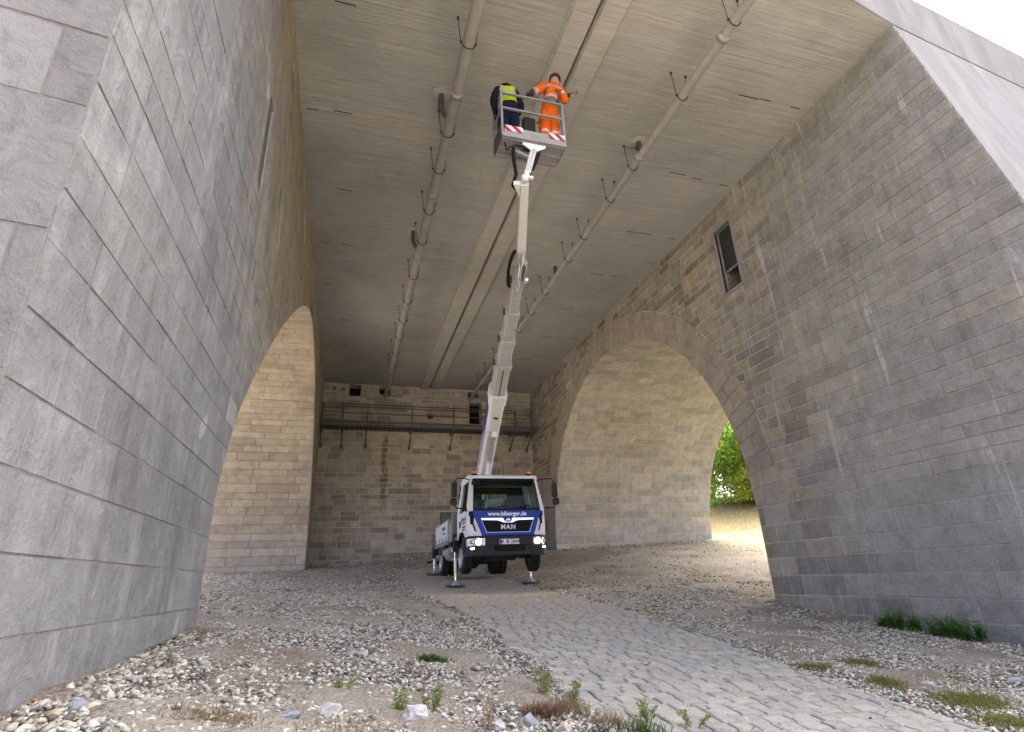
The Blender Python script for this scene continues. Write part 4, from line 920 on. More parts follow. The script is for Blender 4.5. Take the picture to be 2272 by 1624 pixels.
# --- outriggers: housing, cylinder, rod, foot ; pads are loose plates lying on the ground
pads = []
for s, y, xo, zt_, lab in ((-1, 2.0, -1.10, 1.74, 'dark square pad under the nearest left outrigger foot'), (1, 2.05, 1.19, 1.74, 'dark square pad under the right outrigger behind the front wheel'), (-1, 6.3, -1.13, 1.45, 'dark pad under the rear left outrigger beside rear wheels'), (1, 6.3, 1.2, 1.45, None)):
    q = MB(); q.b2((xo-.10, y-.10, 1.12 if y < 3 else .98), (xo+.10, y+.10, zt_), bev=.012); jk = T(q, 'outrigger', M_JACK)
    wx, wy, _ = TW @ Vector((xo, y, 0)); g0 = gz(wx, wy); zl = g0-.14+.055+.06
    q = MB(); q.b2((xo-.045, y-.045, .62), (xo+.045, y+.045, 1.12), bev=.01); T(q, 'jack_cylinder', M_CHASSIS, jk)
    q = MB(); q.cyl((xo, y, zl), (xo, y, .64), .036, n=20); T(q, 'jack_rod', M_CHROME, jk)
    q = MB(); q.lathe([(.0, .12), (.045, .12), (.05, .06), (.12, .015), (.13, 0), (0, 0)], (xo, y, zl-.058), (0, 0, 1), 20); T(q, 'foot', M_BOOMG, jk)
    q = MB(); q.bar((xo, y, .86), (s*.4, y, .86), .14, .16); T(q, 'outrigger_beam', M_CHASSIS, jk)
    q = MB(); q.tube([(xo+.07*s, y-.08, 1.1), (xo+.1*s, y-.1, .8), (xo+.06*s, y-.06, .62)], .012, 6); T(q, 'hose', M_BLACK, jk)
    if lab:
        q = MB(); rr_ = .28; P8 = [(rr_*math.cos(math.pi/8+k*math.pi/4)*1.02, rr_*math.sin(math.pi/8+k*math.pi/4)) for k in range(8)]
        q.prism(P8, 0, .05); pd = q.build('outrigger_pad', paint('pad_plastic', (.05, .056, .066), .7, 0, .4))
        n_ = Vector((-(gz(wx+.2, wy)-gz(wx-.2, wy))/.4, -(gz(wx, wy+.2)-gz(wx, wy-.2))/.4, 1)).normalized()
        pd.rotation_euler = n_.to_track_quat('Z', 'Y').to_euler(); pd.location = (wx, wy, g0+.008); tag(pd, lab, 'outrigger pad', 'outrigger pads under the truck')
# rear lamp, hitch
q = MB(); q.b2((-1.12, 6.75, .75), (-.75, 6.8, .9)); q.b2((.75, 6.75, .75), (1.12, 6.8, .9)); q.b2((-1.0, 6.7, .42), (1.0, 6.78, .55)); T(q, 'rear_underrun', M_CHASSIS)
q = MB(); q.tube([(-1.1, 6.6, .55), (-1.25, 6.65, .5), (-1.33, 6.65, .53)], .035, 8); T(q, 'step', M_BLACK)

# ------------------------------------------------------------------ boom (built in world space, stored in truck space)
A0 = Vector((4.55, 20.6, 1.67)); K0 = Vector((3.1, 9.2, 5.96)); J0_ = Vector((2.5, 6.95, 6.21))
ax = (K0-A0).normalized(); sx_ = Vector((ax.y, -ax.x, 0)).normalized(); sx_ = -sx_ if sx_.x < 0 else sx_; up_ = sx_.cross(ax); up_ = -up_ if up_.z < 0 else up_
BL = (K0-A0).length
def W(q, name, mat, par=None): return q.build(name, mat, par or truck, inv=INV)
def bp(t, a=0., c=0.): return A0 + ax*(BL*t) + sx_*a + up_*c
def oct_section(q, t0, t1, w, h, ch=.22, mi=0, off=0.):
    w2, h2 = w/2, h/2; c_ = ch*min(w, h)
    ring = [(-w2+c_, -h2), (w2-c_, -h2), (w2, -h2+c_), (w2, h2-c_), (w2-c_, h2), (-w2+c_, h2), (-w2, h2-c_), (-w2, -h2+c_)]
    vs = [bp(t0, a, c+off) for a, c in ring]+[bp(t1, a, c+off) for a, c in ring]; n = 8
    q.add(vs, [list(range(n))[::-1], list(range(n, 2*n))]+[(i, (i+1) % n, n+(i+1) % n, n+i) for i in range(n)], mi)
q = MB(); q.cyl((4.53, 20.7, 1.15), (4.53, 20.7, 1.35), .55, n=28); q.b2((4.23, 20.3, 1.35), (4.33, 21.3, 2.1)); q.b2((4.73, 20.3, 1.35), (4.83, 21.3, 2.1)); q.b2((4.1, 20.9, 1.35), (4.95, 21.4, 1.7)); tu = W(q, 'turret', M_WHITE)
q = MB(); oct_section(q, -.03, .645, .40, .50, .16); boom = W(q, 'boom', M_WHITE)
q = MB(); oct_section(q, .64, .672, .46, .56, .18); W(q, 'end_collar', M_WHITE, boom)
q = MB()
for a in (-.10, .10): q.add([bp(t, a+da, -.252+dc) for t in (.02, .64) for da, dc in ((-.022, 0), (.022, 0), (.014, -.014), (-.014, -.014))], [(0, 1, 2, 3), (7, 6, 5, 4), (0, 4, 5, 1), (1, 5, 6, 2), (2, 6, 7, 3), (3, 7, 4, 0)])
W(q, 'stiffener', M_WHITE, boom)
q = MB(); q.add([bp(t, -.2035, c) for t in (.12, .63) for c in (-.17, .18)], [(0, 1, 3, 2)]); W(q, 'boom_banner', M_BLUE, boom)
lettering('www.biberger.de', .34, bp(.42, -.207, .0), -ax, up_, M_LET_W, boom, inv=INV, offset=.003, extrude=.001)
q = MB(); q.box(bp(.60, .02, -.262), (.12, .03, .05)); W(q, 'work_lamp', M_BLACK, boom)
secs = [(.672, .765, .345, .43), (.765, .832, .305, .375), (.832, .901, .262, .32), (.901, .975, .215, .265)]
prev = boom
for i, (t0, t1, w, h) in enumerate(secs):
    q = MB(); oct_section(q, t0-.03, t1-.004, w, h, .1); sct = W(q, 'boom_section', M_BOOMG)
    q = MB(); oct_section(q, t1-.010, t1, w+.045, h+.05, .1); W(q, 'section_collar', M_BOOMG, sct)
    q = MB(); q.add([bp(t, a, -h/2-.003) for t in (t0, t1-.012) for a in (-.018, .018)], [(0, 1, 3, 2)]); W(q, 'wear_strip', M_STEEL_D if i == 0 else M_BOOMG, sct)
    q = MB()
    for a in (-.09, .09): q.cyl(bp(t0+.03, a*w/.3, -h/2-.004), bp(t0+.03, a*w/.3, -h/2+.01), .012, n=8)
    W(q, 'bolt', M_STEEL_D, sct)
    q = MB(); q.box(bp(t1-.006, -w/2-.05, .0), (.05, .06, .16), bev=.01); W(q, 'guide', M_STEEL_D, sct)
# lift cylinder
q = MB(); q.cyl(bp(.26, .04, -.75), bp(.44, .05, -.42), .085, n=18); lc = W(q, 'lift_cylinder', M_WHITE)
q = MB(); q.cyl(bp(.43, .05, -.44), bp(.535, .05, -.30), .042, n=16); W(q, 'piston_rod', M_CHROME, lc)
q = MB(); q.box(bp(.54, .05, -.29), (.13, .16, .14)); W(q, 'clevis', M_WHITE, lc)
q = MB(); q.bar(A0+Vector((-.05, -.2, -.35)), bp(.27, .04, -.73), .12); W(q, 'cylinder_foot', M_WHITE, lc)
# jib with knuckle
jx = (J0_-K0).normalized(); js = Vector((-jx.y, jx.x, 0)).normalized(); js = -js if js.x < 0 else js; ju = js.cross(jx); ju = -ju if ju.z < 0 else ju; JL = (J0_-K0).length
def jp(t, a=0., c=0.): return K0 + jx*(JL*t) + js*a + ju*c
q = MB()
def jsec(q, t0, w0, h0, t1, w1, h1):
    vs = [jp(t, a*w, c*h) for t, w, h in ((t0, w0, h0), (t1, w1, h1)) for a, c in ((-.5, -.5), (.5, -.5), (.5, .5), (-.5, .5))]
    q.add(vs, [(0, 1, 2, 3), (7, 6, 5, 4), (0, 4, 5, 1), (1, 5, 6, 2), (2, 6, 7, 3), (3, 7, 4, 0)])
jsec(q, .06, .15, .16, .24, .165, .24); jsec(q, .24, .165, .24, .96, .135, .15); jib = W(q, 'jib', M_WHITE)
q = MB(); q.box(bp(.985, -.095, -.03), (.03, .55, .3), Matrix((sx_, ax, up_)).transposed()); q.box(bp(.985, .095, -.03), (.03, .55, .3), Matrix((sx_, ax, up_)).transposed()); q.cyl(jp(.03, -.14, .0), jp(.03, .14, .0), .05); W(q, 'knuckle', M_BOOMG)
q = MB(); q.cyl(bp(.955, 0, -.16), jp(.14, 0, -.15), .03, n=12); q.cyl(jp(.12, 0, -.15), jp(.26, 0, -.135), .045, n=12); W(q, 'jib_cylinder', M_CHROME)
q = MB(); q.tube([bp(.955, -.16, -.02), bp(.965, -.21, -.05), bp(.99, -.24, -.04), jp(.06, -.22, -.03), jp(.16, -.17, -.02), jp(.2, -.12, .0)], .035, 10); W(q, 'hose', M_BLACK)
q = MB(); q.box(bp(.97, .16, -.02), (.09, .12, .07)); W(q, 'junction_box', M_PANEL)
q = MB(); q.add([jp(.84, -.075, -.075), jp(.97, -.075, -.075), jp(.97, -.19, -.075), jp(.84, -.075, .02), jp(.97, -.075, .02), jp(.97, -.19, .02)], [(0, 1, 2), (3, 5, 4), (0, 3, 4, 1), (1, 4, 5, 2), (2, 5, 3, 0)]); W(q, 'hose_bracket', M_WHITE)
# ------------------------------------------------------------------ basket
bx0, bx1, by0, by1, bz = 2.09, 3.215, 6.78, 7.26, 6.89
bk = MB(); bk.b2((bx0, by0, bz), (bx1, by1, bz+.035)); basket = W(bk, 'basket', M_ALU)
for y in (by0+.01, by1-.05, (by0+by1)/2): q = MB(); q.b2((bx0, y, bz-.04), (bx1, y+.04, bz-.001)); W(q, 'floor_joist', M_ALU, basket)
q = MB(); q.b2((bx0-.01, by0-.025, bz-.03), (bx1+.01, by0-.002, bz+.075)); W(q, 'toe_plate', M_ALU, basket)
q = MB(); q.b2((bx0-.028, by0, bz-.03), (bx0-.003, by1, bz+.25)); W(q, 'toe_plate', M_STEEL_D, basket)
q = MB(); q.b2((bx1+.003, by0, bz-.03), (bx1+.02, by1, bz+.2)); W(q, 'toe_plate', M_ALU, basket)
q = MB(); q.b2((bx0, by1+.003, bz-.03), (bx1, by1+.02, bz+.2)); W(q, 'toe_plate', M_ALU, basket)
def stripes():
    q = NM('red_white_stripes'); s = q.sep(); f = q.math('FRACT', q.math('MULTIPLY', q.math('ADD', s[0], s[2]), 5.2))
    c = q.mix(q.smooth(f, .49, .51), (.6, .6, .6), (.36, .012, .022)); return q.fin(c, .45, 0, .4)
M_STRIPE = stripes()
q = MB(); q.b2((bx0+.04, by0-.022, bz+.077), (bx1-.06, by0-.004, bz+.175)); W(q, 'kick_board', M_ALU, basket)
for x0, x1 in ((bx0+.035, bx0+.36), (bx1-.30, bx1-.01)): q = MB(); q.b2((x0, by0-.030, bz+.085), (x1, by0-.024, bz+.205)); W(q, 'warning_board', M_STRIPE, basket)
def railp(pts, r=.017): q = MB(); [q.bar(a, c, r*2) for a, c in zip(pts[:-1], pts[1:])]; return q
zt1, zm1 = bz+.94, bz+.60
for z in (zt1, zm1):
    for a, c in (((bx0, by0, z), (bx1, by0, z)), ((bx0, by0, z), (bx0, by1, z)), ((bx1, by0, z), (bx1, by1, z)), ((bx0, by1, z), (bx1, by1, z))):
        if z == zt1 or a[1] == by0 or a[0] == bx0: W(railp([a, c]), 'rail', M_GALV, basket)
for x, y in ((bx0+.001, by0), (bx1-.001, by0), (bx0, by1), (bx1, by1)): W(railp([(x, y, bz), (x, y, zt1)], .019), 'post', M_GALV, basket)
q = MB(); q.b2((2.60, by1-.16, bz+.55), (2.82, by1-.02, bz+.85), bev=.02); W(q, 'control_box', M_GREY, basket)
q = MB(); q.b2((2.68, by1-.1, bz), (2.74, by1-.05, bz+.55)); W(q, 'control_post', M_GALV, basket)
# bracket under the basket: perforated post, triangular plate, rotator and black cylinder
def holes_plate(q, poly, holes_, y0, y1): q.prism(poly, y0, y1, lambda u, v, d: (u, d, v))
q = MB(); holes_plate(q, [(2.45, bz-.042), (2.86, bz-.042), (2.86, bz-.085), (2.70, bz-.19), (2.60, bz-.19), (2.45, bz-.085)], None, 6.81, 6.83); br = W(q, 'bracket_plate', M_WHITE)
q = MB(); q.bar((2.65, 6.84, bz-.14), (2.555, 6.93, 6.34), .085, .07); W(q, 'bracket_post', M_WHITE, br)
q = MB()
for k in range(7): c = Vector((2.65, 6.84, bz-.14)).lerp(Vector((2.555, 6.93, 6.34)), .08+.12*k); q.cyl(c+Vector((0, -.030, -.004)), c+Vector((0, -.048, -.006)), .016-.0012*k, n=10)
W(q, 'perforation', M_VOID, br)
q = MB()
for x in (2.46, 2.84): q.bar((x, 6.83, bz-.05), (x-.03, 7.28, bz-.05), .03, .06)
q.bar((2.3, 6.95, bz-.12), (2.62, 6.9, bz-.28), .05); W(q, 'bracket_arm', M_ALU, br)
q = MB(); q.cyl((2.75, 6.88, bz-.17), (2.64, 6.95, 6.42), .035, n=14); q.cyl((2.64, 6.95, 6.42), (2.60, 6.97, 6.3), .015, n=10); W(q, 'levelling_cylinder', M_BLACK, br)
q = MB(); q.box((2.53, 6.95, 6.29), (.09, .10, .12), bev=.015); q.lathe([(.0, -.05), (.062, -.05), (.062, .05), (0, .05)], (2.50, 6.95, 6.21), tuple(jx), 16); q.box((2.60, 6.96, 6.25), (.1, .05, .04)); W(q, 'rotator', M_WHITE, br)
q = MB(); q.tube([(2.60, 6.86, bz-.2), (2.48, 6.84, bz-.12), (2.32, 6.82, bz-.13), (2.2, 6.82, bz-.22), (2.17, 6.83, bz-.27), (2.16, 6.84, bz-.2), (2.16, 6.9, bz-.04)], .014, 8); W(q, 'cable', M_BLACK, br)
q = MB(); q.tube([(2.30, 6.86, bz-.16), (2.30, 6.9, 6.62), (2.34, 6.98, 6.48), (2.385, 7.05, 6.36), jp(.93, -.2, -.0), jp(.9, -.14, .0)], .032, 10); W(q, 'hose', M_BLACK, br)
# ------------------------------------------------------------------ the two workers in the basket
M_ORANGE = paint('hi_vis_orange', (.85, .16, .012), .75, 0, .18, .2, (.25, .12, .06), 14.); M_YEL = paint('hi_vis_yellow', (.62, .78, .02), .7, 0, .1, .2, (.2, .25, .05), 14.)
M_NAVY = paint('navy_workwear', (.012, .016, .035), .85, 0, .15, .2, (.03, .03, .04), 14.); M_REFL = paint('reflective_tape', (.45, .46, .47), .35, .3, .2)
M_GLOVE = paint('black_work_gloves', (.02, .02, .022), .8, 0, .2); M_SKIN = NM('skin').fin((.42, .25, .18), .55, 0, .35); M_CAP = paint('dark_cap', (.03, .025, .025), .85, 0, .1)
M_GREYCUFF = paint('grey_jacket_lower', (.20, .19, .18), .8, 0, .3, .2); M_BOOT = paint('work_boots', (.03, .025, .02), .7, 0, .3); M_TROUSER = paint('dark_blue_trousers', (.012, .018, .05), .85, 0, .15)
def cloth(name, col, dirtcol=(.2, .15, .1), dirt=.2):
    q = NM(name); p = q.pos(); a = q.noise(q.pos((1., 1., .6)), 13, 5, .6, 1.6); b = q.noise(p, 30, 4, .6, .6)
    c = q.mix(q.math('MULTIPLY', q.smooth(q.noise(p, 5, 5, .6), .45, .75), dirt), col, dirtcol)
    q.bump(q.math('ADD', q.math('MULTIPLY', a, 1.5), q.math('MULTIPLY', b, .3)), 1., .06); return q.fin(c, .85, 0, .15)
M_ORANGE = cloth('hi_vis_orange_cloth', (.85, .15, .012), (.3, .12, .06), .3); M_YEL = cloth('hi_vis_yellow_cloth', (.60, .76, .02), (.2, .25, .05), .15); M_NAVY = cloth('navy_cloth', (.010, .013, .03), (.03, .03, .04)); M_TROUSER = cloth('dark_blue_cloth', (.010, .015, .042), (.03, .03, .04)); M_GREYCUFF = cloth('grey_cloth', (.18, .17, .16), (.1, .09, .08), .4)
def skin_body(nodes, edges, root, sub=3):
    names = list(nodes); ix = {n: i for i, n in enumerate(names)}
    me = bpy.data.meshes.new('body'); me.from_pydata([nodes[n][0] for n in names], [(ix[a], ix[b]) for a, b in edges], [])
    o = bpy.data.objects.new('body', me); COL.objects.link(o)
    mod = o.modifiers.new('skin', 'SKIN'); mod.use_smooth_shade = True; mod.branch_smoothing = .6
    sv = me.skin_vertices[0].data
    for n in names:
        r = nodes[n][1]; sv[ix[n]].radius = r if isinstance(r, tuple) else (r, r)
        sv[ix[n]].use_root = (n == root)
    ss = o.modifiers.new('sub', 'SUBSURF'); ss.levels = sub; ss.render_levels = sub
    bpy.context.view_layer.update(); dg = bpy.context.evaluated_depsgraph_get()
    out = bpy.data.meshes.new_from_object(o.evaluated_get(dg)); bpy.data.objects.remove(o)
    from mathutils import noise as mn
    nr = [v.normal.copy() for v in out.vertices]
    for v, n_ in zip(out.vertices, nr):                 # creases of loose workwear
        p = v.co; v.co = p + n_*(.016*mn.noise(Vector((p.x*9, p.y*9, p.z*14))) + .008*mn.noise(Vector((p.x*22, p.y*22, p.z*30))))
    return out
def shell(me, name, planes, off, mat, parent, keep=None, thick=.004):
    """a piece of cloth following the body: body surface cut by planes (point, normal to keep) and lifted off it"""
    bm = bmesh.new(); bm.from_mesh(me)
    if keep: bmesh.ops.delete(bm, geom=[f for f in bm.faces if not keep(f.calc_center_median())], context='FACES')
    for p, n in planes: bmesh.ops.bisect_plane(bm, geom=bm.verts[:]+bm.edges[:]+bm.faces[:], plane_co=p, plane_no=n, clear_inner=True)
    bm.normal_update()
    for v in bm.verts: v.co += v.normal*off
    m2 = bpy.data.meshes.new(name); bm.to_mesh(m2); bm.free()
    for p in m2.polygons: p.use_smooth = True
    return link(name, m2, mat, parent)
def hand(q, wrist, tip, palm_n, closed=.5, mi=0):
    """palm with five unequal, bent fingers; thumb leaves the side of the palm"""
    wrist, tip = Vector(wrist), Vector(tip); d = (tip-wrist).normalized(); n = Vector(palm_n); n = (n-d*n.dot(d)).normalized(); s = d.cross(n)
    q.box(wrist+d*.055, (.085, .034, .10), Matrix((s, n, d)).transposed(), mi, .014)
    for k, L in enumerate((.068, .078, .074, .058)):
        b = wrist+d*.098+s*(-.031+.0205*k); a = closed*1.3
        p1 = b+(d*math.cos(a*.5)+n*math.sin(a*.5))*L*.45; p2 = p1+(d*math.cos(a*1.3)+n*math.sin(a*1.3))*L*.33; p3 = p2+(d*math.cos(a*2.)+n*math.sin(a*2.))*L*.25
        q.tube([b-d*.01, p1, p2, p3], [.0105, .010, .009, .007], 8, mi)
    b = wrist+d*.035-s*.038; q.tube([b, b-s*.025+d*.02+n*.015, b-s*.03+d*.05+n*.03, b-s*.02+d*.065+n*.035], [.012, .012, .011, .009], 8, mi)
def head_bits(q, c, fwd, up, mi):
    """nose, ears, chin and eyes on a head centred at c"""
    c = Vector(c); f = Vector(fwd).normalized(); u = Vector(up); u = (u-f*u.dot(f)).normalized(); s = f.cross(u)
    q.add([c+f*.093+u*.015, c+f*.118-u*.022, c+f*.092-u*.03+s*.018, c+f*.092-u*.03-s*.018], [(0, 1, 2), (0, 3, 1), (1, 3, 2)], mi)
    for k in (-1, 1):
        q.lathe([(.0, -.01), (.016, -.008), (.024, .004), (.018, .012)], c+s*(.08*k)-f*.005-u*.005, tuple(s*k), 10, mi)
        q.lathe([(.0, .008), (.010, .004), (.012, .0)], c+f*.086+s*(.032*k)+u*.015, tuple(f), 10, mi+1)
    q.box(c+f*.09-u*.055, (.045, .008, .012), Matrix((s, f, u)).transposed(), mi+1)
def finish(me, matfn, mats, root, extra=None):
    me.materials.clear()
    for mt in mats: me.materials.append(mt)
    for p in me.polygons: p.material_index = matfn(Vector(p.center)); p.use_smooth = True
    if extra:
        k = len(me.vertices); bm = bmesh.new(); bm.from_mesh(me); m2 = extra.mesh('x'); 
        bm.from_mesh(m2); bmesh.ops.recalc_face_normals(bm, faces=bm.faces[:]); bm.to_mesh(me); bm.free()
    return link('body', me, [], root)
FZ = bz+.037
# --- worker in orange: stands upright facing away, left hand on the rail, right hand holding a scraper up to the joint
wk = tag(empty('person', (3.03, 7.0, FZ)), 'worker in orange hi-vis jacket and trousers with dark cap, reaching to the joint', 'person', 'workers in the basket')
def V(x, y, z): return (x, y, z)
N = {'hip': (V(3.045, 7.0, 7.88), (.18, .14)), 'waist': (V(3.07, 7.0, 8.04), (.185, .145)), 'chest': (V(3.125, 7.0, 8.28), (.20, .15)), 'sho': (V(3.175, 7.0, 8.46), (.16, .11)), 'neck': (V(3.205, 7.01, 8.555), .075),
     'jaw': (V(3.23, 7.035, 8.615), (.082, .088)), 'skull': (V(3.24, 7.03, 8.705), (.092, .105)), 'crown': (V(3.245, 7.02, 8.78), (.06, .07)),
     'lsh': (V(3.01, 6.99, 8.455), .095), 'lel': (V(2.83, 6.96, 8.26), .082), 'lwr': (V(2.655, 6.84, 8.02), .052), 'rsh': (V(3.325, 7.0, 8.46), .095), 'rel': (V(3.435, 7.06, 8.27), .08), 'rwr': (V(3.535, 7.24, 8.58), .042),
     'lth': (V(2.965, 7.0, 7.74), .122), 'lkn': (V(2.945, 7.01, 7.39), .102), 'lan': (V(2.935, 7.0, FZ+.10), .078), 'lto': (V(2.935, 7.13, FZ+.045), .045), 'rth': (V(3.125, 7.0, 7.74), .122), 'rkn': (V(3.125, 7.01, 7.39), .102), 'ran': (V(3.12, 7.0, FZ+.10), .078), 'rto': (V(3.125, 7.13, FZ+.045), .045)}
E_ = [('hip', 'waist'), ('waist', 'chest'), ('chest', 'sho'), ('sho', 'neck'), ('neck', 'jaw'), ('jaw', 'skull'), ('skull', 'crown'), ('sho', 'lsh'), ('lsh', 'lel'), ('lel', 'lwr'), ('sho', 'rsh'), ('rsh', 'rel'), ('rel', 'rwr'), ('hip', 'lth'), ('lth', 'lkn'), ('lkn', 'lan'), ('lan', 'lto'), ('hip', 'rth'), ('rth', 'rkn'), ('rkn', 'ran'), ('ran', 'rto')]
me = skin_body(N, E_, 'hip'); raw = me.copy()
def mo(c):
    if c.z < FZ+.13: return 3
    if c.z > 8.545 and c.x > 3.1 and c.x < 3.36: return 4
    if c.x < 2.745 or (c.y > 7.14 and c.z > 8.3): return 2
    if c.z < 8.08 and c.x > 2.87: return 1 if (c.z > 7.93) else 0
    return 0
ex = MB(); hand(ex, (2.655, 6.84, 8.02), (2.56, 6.80, 7.93), (0, -.3, -1), .9, 2); hand(ex, (3.535, 7.24, 8.58), (3.60, 7.28, 8.70), (.6, 0, -.3), 1.0, 2); head_bits(ex, (3.24, 7.03, 8.67), (.25, 1, .1), (0, 0, 1), 4)
wroot = wk.location
def fix(me): me.transform(Matrix.Translation(-wroot)); return me
body = finish(me, mo, [M_ORANGE, M_GREYCUFF, M_GLOVE, M_BOOT, M_SKIN, M_LET_K], wk, ex); fix(body.data)
tors = lambda c: 2.86 < c.x < 3.40 and 7.75 < c.z < 8.5 and not (c.y > 7.12)
def band(z0, z1, raw, keep, mat=M_REFL, nm='reflective_band', off=.007):
    o = shell(raw, nm, [((0, 0, z0), (0, 0, 1)), ((0, 0, z1), (0, 0, -1))], off, mat, wk, keep); fix(o.data); return o
band(8.09, 8.15, raw, tors); band(8.345, 8.385, raw, lambda c: 2.93 < c.x < 3.38 and c.y < 7.1 and c.z < 8.47)
o = shell(raw, 'reflective_band', [((2.80, 6.95, 8.2), (-.55, -.1, -.83)), ((2.72, 6.9, 8.1), (.55, .1, .83))], .007, M_REFL, wk, lambda c: c.x < 2.95 and c.z < 8.4); fix(o.data)
band(7.30, 7.345, raw, lambda c: c.z < 7.6); band(7.14, 7.185, raw, lambda c: c.z < 7.6)
q = MB(); q.lathe([(.108, -.01), (.112, .03), (.098, .085), (.06, .12), (0, .13)], (3.243, 7.025, 8.70), (.03, .02, 1), 20); q.prism([(-.085, .0), (.085, .0), (.07, .075), (.0, .10), (-.07, .075)], -.004, .006, lambda u, v, d: (3.26+u, 7.11+v, 8.70+d)); cp = q.build('cap', M_CAP, wk, inv=Matrix.Translation(-wroot))
q = MB(); q.tube([(3.13, 6.945, 8.49), (3.21, 6.93, 8.515), (3.28, 6.95, 8.50), (3.30, 7.02, 8.50)], .028, 8); q.build('collar', M_ORANGE, wk, inv=Matrix.Translation(-wroot))
lettering('RS', .13, (3.21, 6.842, 8.23), (1, 0, .15), (0, .0, 1), M_LET_K, wk, inv=Matrix.Translation(-wroot))
# scraper in his right hand
q = MB(); q.cyl((3.575, 7.25, 8.665), (3.70, 7.30, 8.80), .010, n=10); tool = q.build('scraper', M_GLOVE)
q = MB(); q.bar((3.69, 7.295, 8.79), (3.80, 7.31, 8.86), .006); q.box((3.815, 7.31, 8.87), (.03, .05, .05)); q.build('blade', M_CHROME, tool)
tag(tool, 'small hand scraper held up by the worker in orange', 'scraper')
# --- worker in navy and yellow vest: bends forward over the far rail
wk = tag(empty('person', (2.28, 7.0, FZ)), 'worker in navy clothes and yellow reflective vest, hood up, head bent forward', 'person', 'workers in the basket'); wroot = wk.location
N = {'hip': (V(2.29, 6.98, 7.70), (.165, .125)), 'waist': (V(2.285, 6.97, 7.86), (.165, .13)), 'chest': (V(2.275, 7.0, 8.05), (.185, .14)), 'sho': (V(2.272, 7.06, 8.19), (.15, .105)), 'neck': (V(2.27, 7.12, 8.27), .066),
     'jaw': (V(2.272, 7.19, 8.29), (.078, .085)), 'skull': (V(2.272, 7.20, 8.36), (.092, .105)), 'crown': (V(2.272, 7.19, 8.425), (.06, .07)),
     'lsh': (V(2.115, 7.03, 8.15), .095), 'lel': (V(2.015, 6.98, 7.80), .08), 'lwr': (V(2.10, 7.14, 7.66), .044), 'rsh': (V(2.43, 7.03, 8.17), .095), 'rel': (V(2.525, 7.0, 7.86), .08), 'rwr': (V(2.50, 7.2, 7.76), .044),
     'lth': (V(2.20, 6.99, 7.58), .122), 'lkn': (V(2.18, 7.04, 7.27), .10), 'lan': (V(2.185, 7.0, FZ+.10), .075), 'lto': (V(2.18, 7.12, FZ+.045), .045), 'rth': (V(2.375, 6.99, 7.58), .122), 'rkn': (V(2.39, 7.04, 7.27), .10), 'ran': (V(2.39, 7.0, FZ+.10), .075), 'rto': (V(2.395, 7.12, FZ+.045), .045)}
me = skin_body(N, E_, 'hip'); raw = me.copy()
def mb(c):
    if c.z < FZ+.13: return 3
    if c.z < 7.72 and 2.08 < c.x < 2.5 and c.y < 7.12: return 1
    if c.z > 8.24 and c.y > 7.25: return 4
    return 0
ex = MB(); hand(ex, (2.10, 7.14, 7.66), (2.16, 7.26, 7.66), (.4, 0, -1), .7, 2); hand(ex, (2.50, 7.2, 7.76), (2.45, 7.3, 7.76), (-.4, 0, -1), .7, 2); head_bits(ex, (2.272, 7.205, 8.34), (0, 1, -.5), (0, .5, 1), 4)
body = finish(me, mb, [M_NAVY, M_TROUSER, M_GLOVE, M_BOOT, M_SKIN, M_LET_K], wk, ex); fix(body.data)
vk = lambda c: 2.10 < c.x < 2.45 and 7.70 < c.z < 8.27
pl_ = [((2.125, 0, 8.), (1, 0, -.08)), ((2.425, 0, 8.), (-1, 0, -.08)), ((0, 0, 7.79), (0, .0, 1)), ((0, 7.03, 8.235), (0, .3, -1))]
vs = shell(raw, 'vest', pl_, .012, M_YEL, wk, lambda c: 1.95 < c.x < 2.6 and 7.70 < c.z < 8.3); fix(vs.data)
for z0, z1 in ((7.93, 7.975), (8.015, 8.05)):
    o = shell(raw, 'reflective_band', pl_[:2]+[((0, 0, z0), (0, 0, 1)), ((0, 0, z1), (0, 0, -1))], .017, M_REFL, wk, lambda c: 1.95 < c.x < 2.6 and 7.70 < c.z < 8.3); fix(o.data)
for x in (2.165, 2.385):
    o = shell(raw, 'reflective_band', [((x-.018, 0, 0), (1, 0, 0)), ((x+.018, 0, 0), (-1, 0, 0)), ((0, 0, 8.05), (0, 0, 1)), ((0, 7.03, 8.235), (0, .3, -1))], .017, M_REFL, wk, lambda c: 1.95 < c.x < 2.6 and 7.70 < c.z < 8.3); fix(o.data)
q = MB(); q.lathe([(.118, -.06), (.122, 0), (.112, .06), (.07, .105), (0, .12)], (2.272, 7.185, 8.34), (0, -.25, 1), 20); q.tube([(2.165, 7.03, 8.235), (2.21, 6.995, 8.27), (2.272, 6.985, 8.285), (2.335, 6.995, 8.275), (2.38, 7.03, 8.24)], .035, 8); q.build('hood', M_NAVY, wk, inv=Matrix.Translation(-wroot))
q = MB(); q.tube([(2.272+.022*math.cos(t), 6.955-.004*math.sin(t), 8.205+.012*math.sin(t)) for t in np.linspace(0, 6.28, 13)], .006, 6); q.build('vest_loop', M_GLOVE, wk, inv=Matrix.Translation(-wroot))
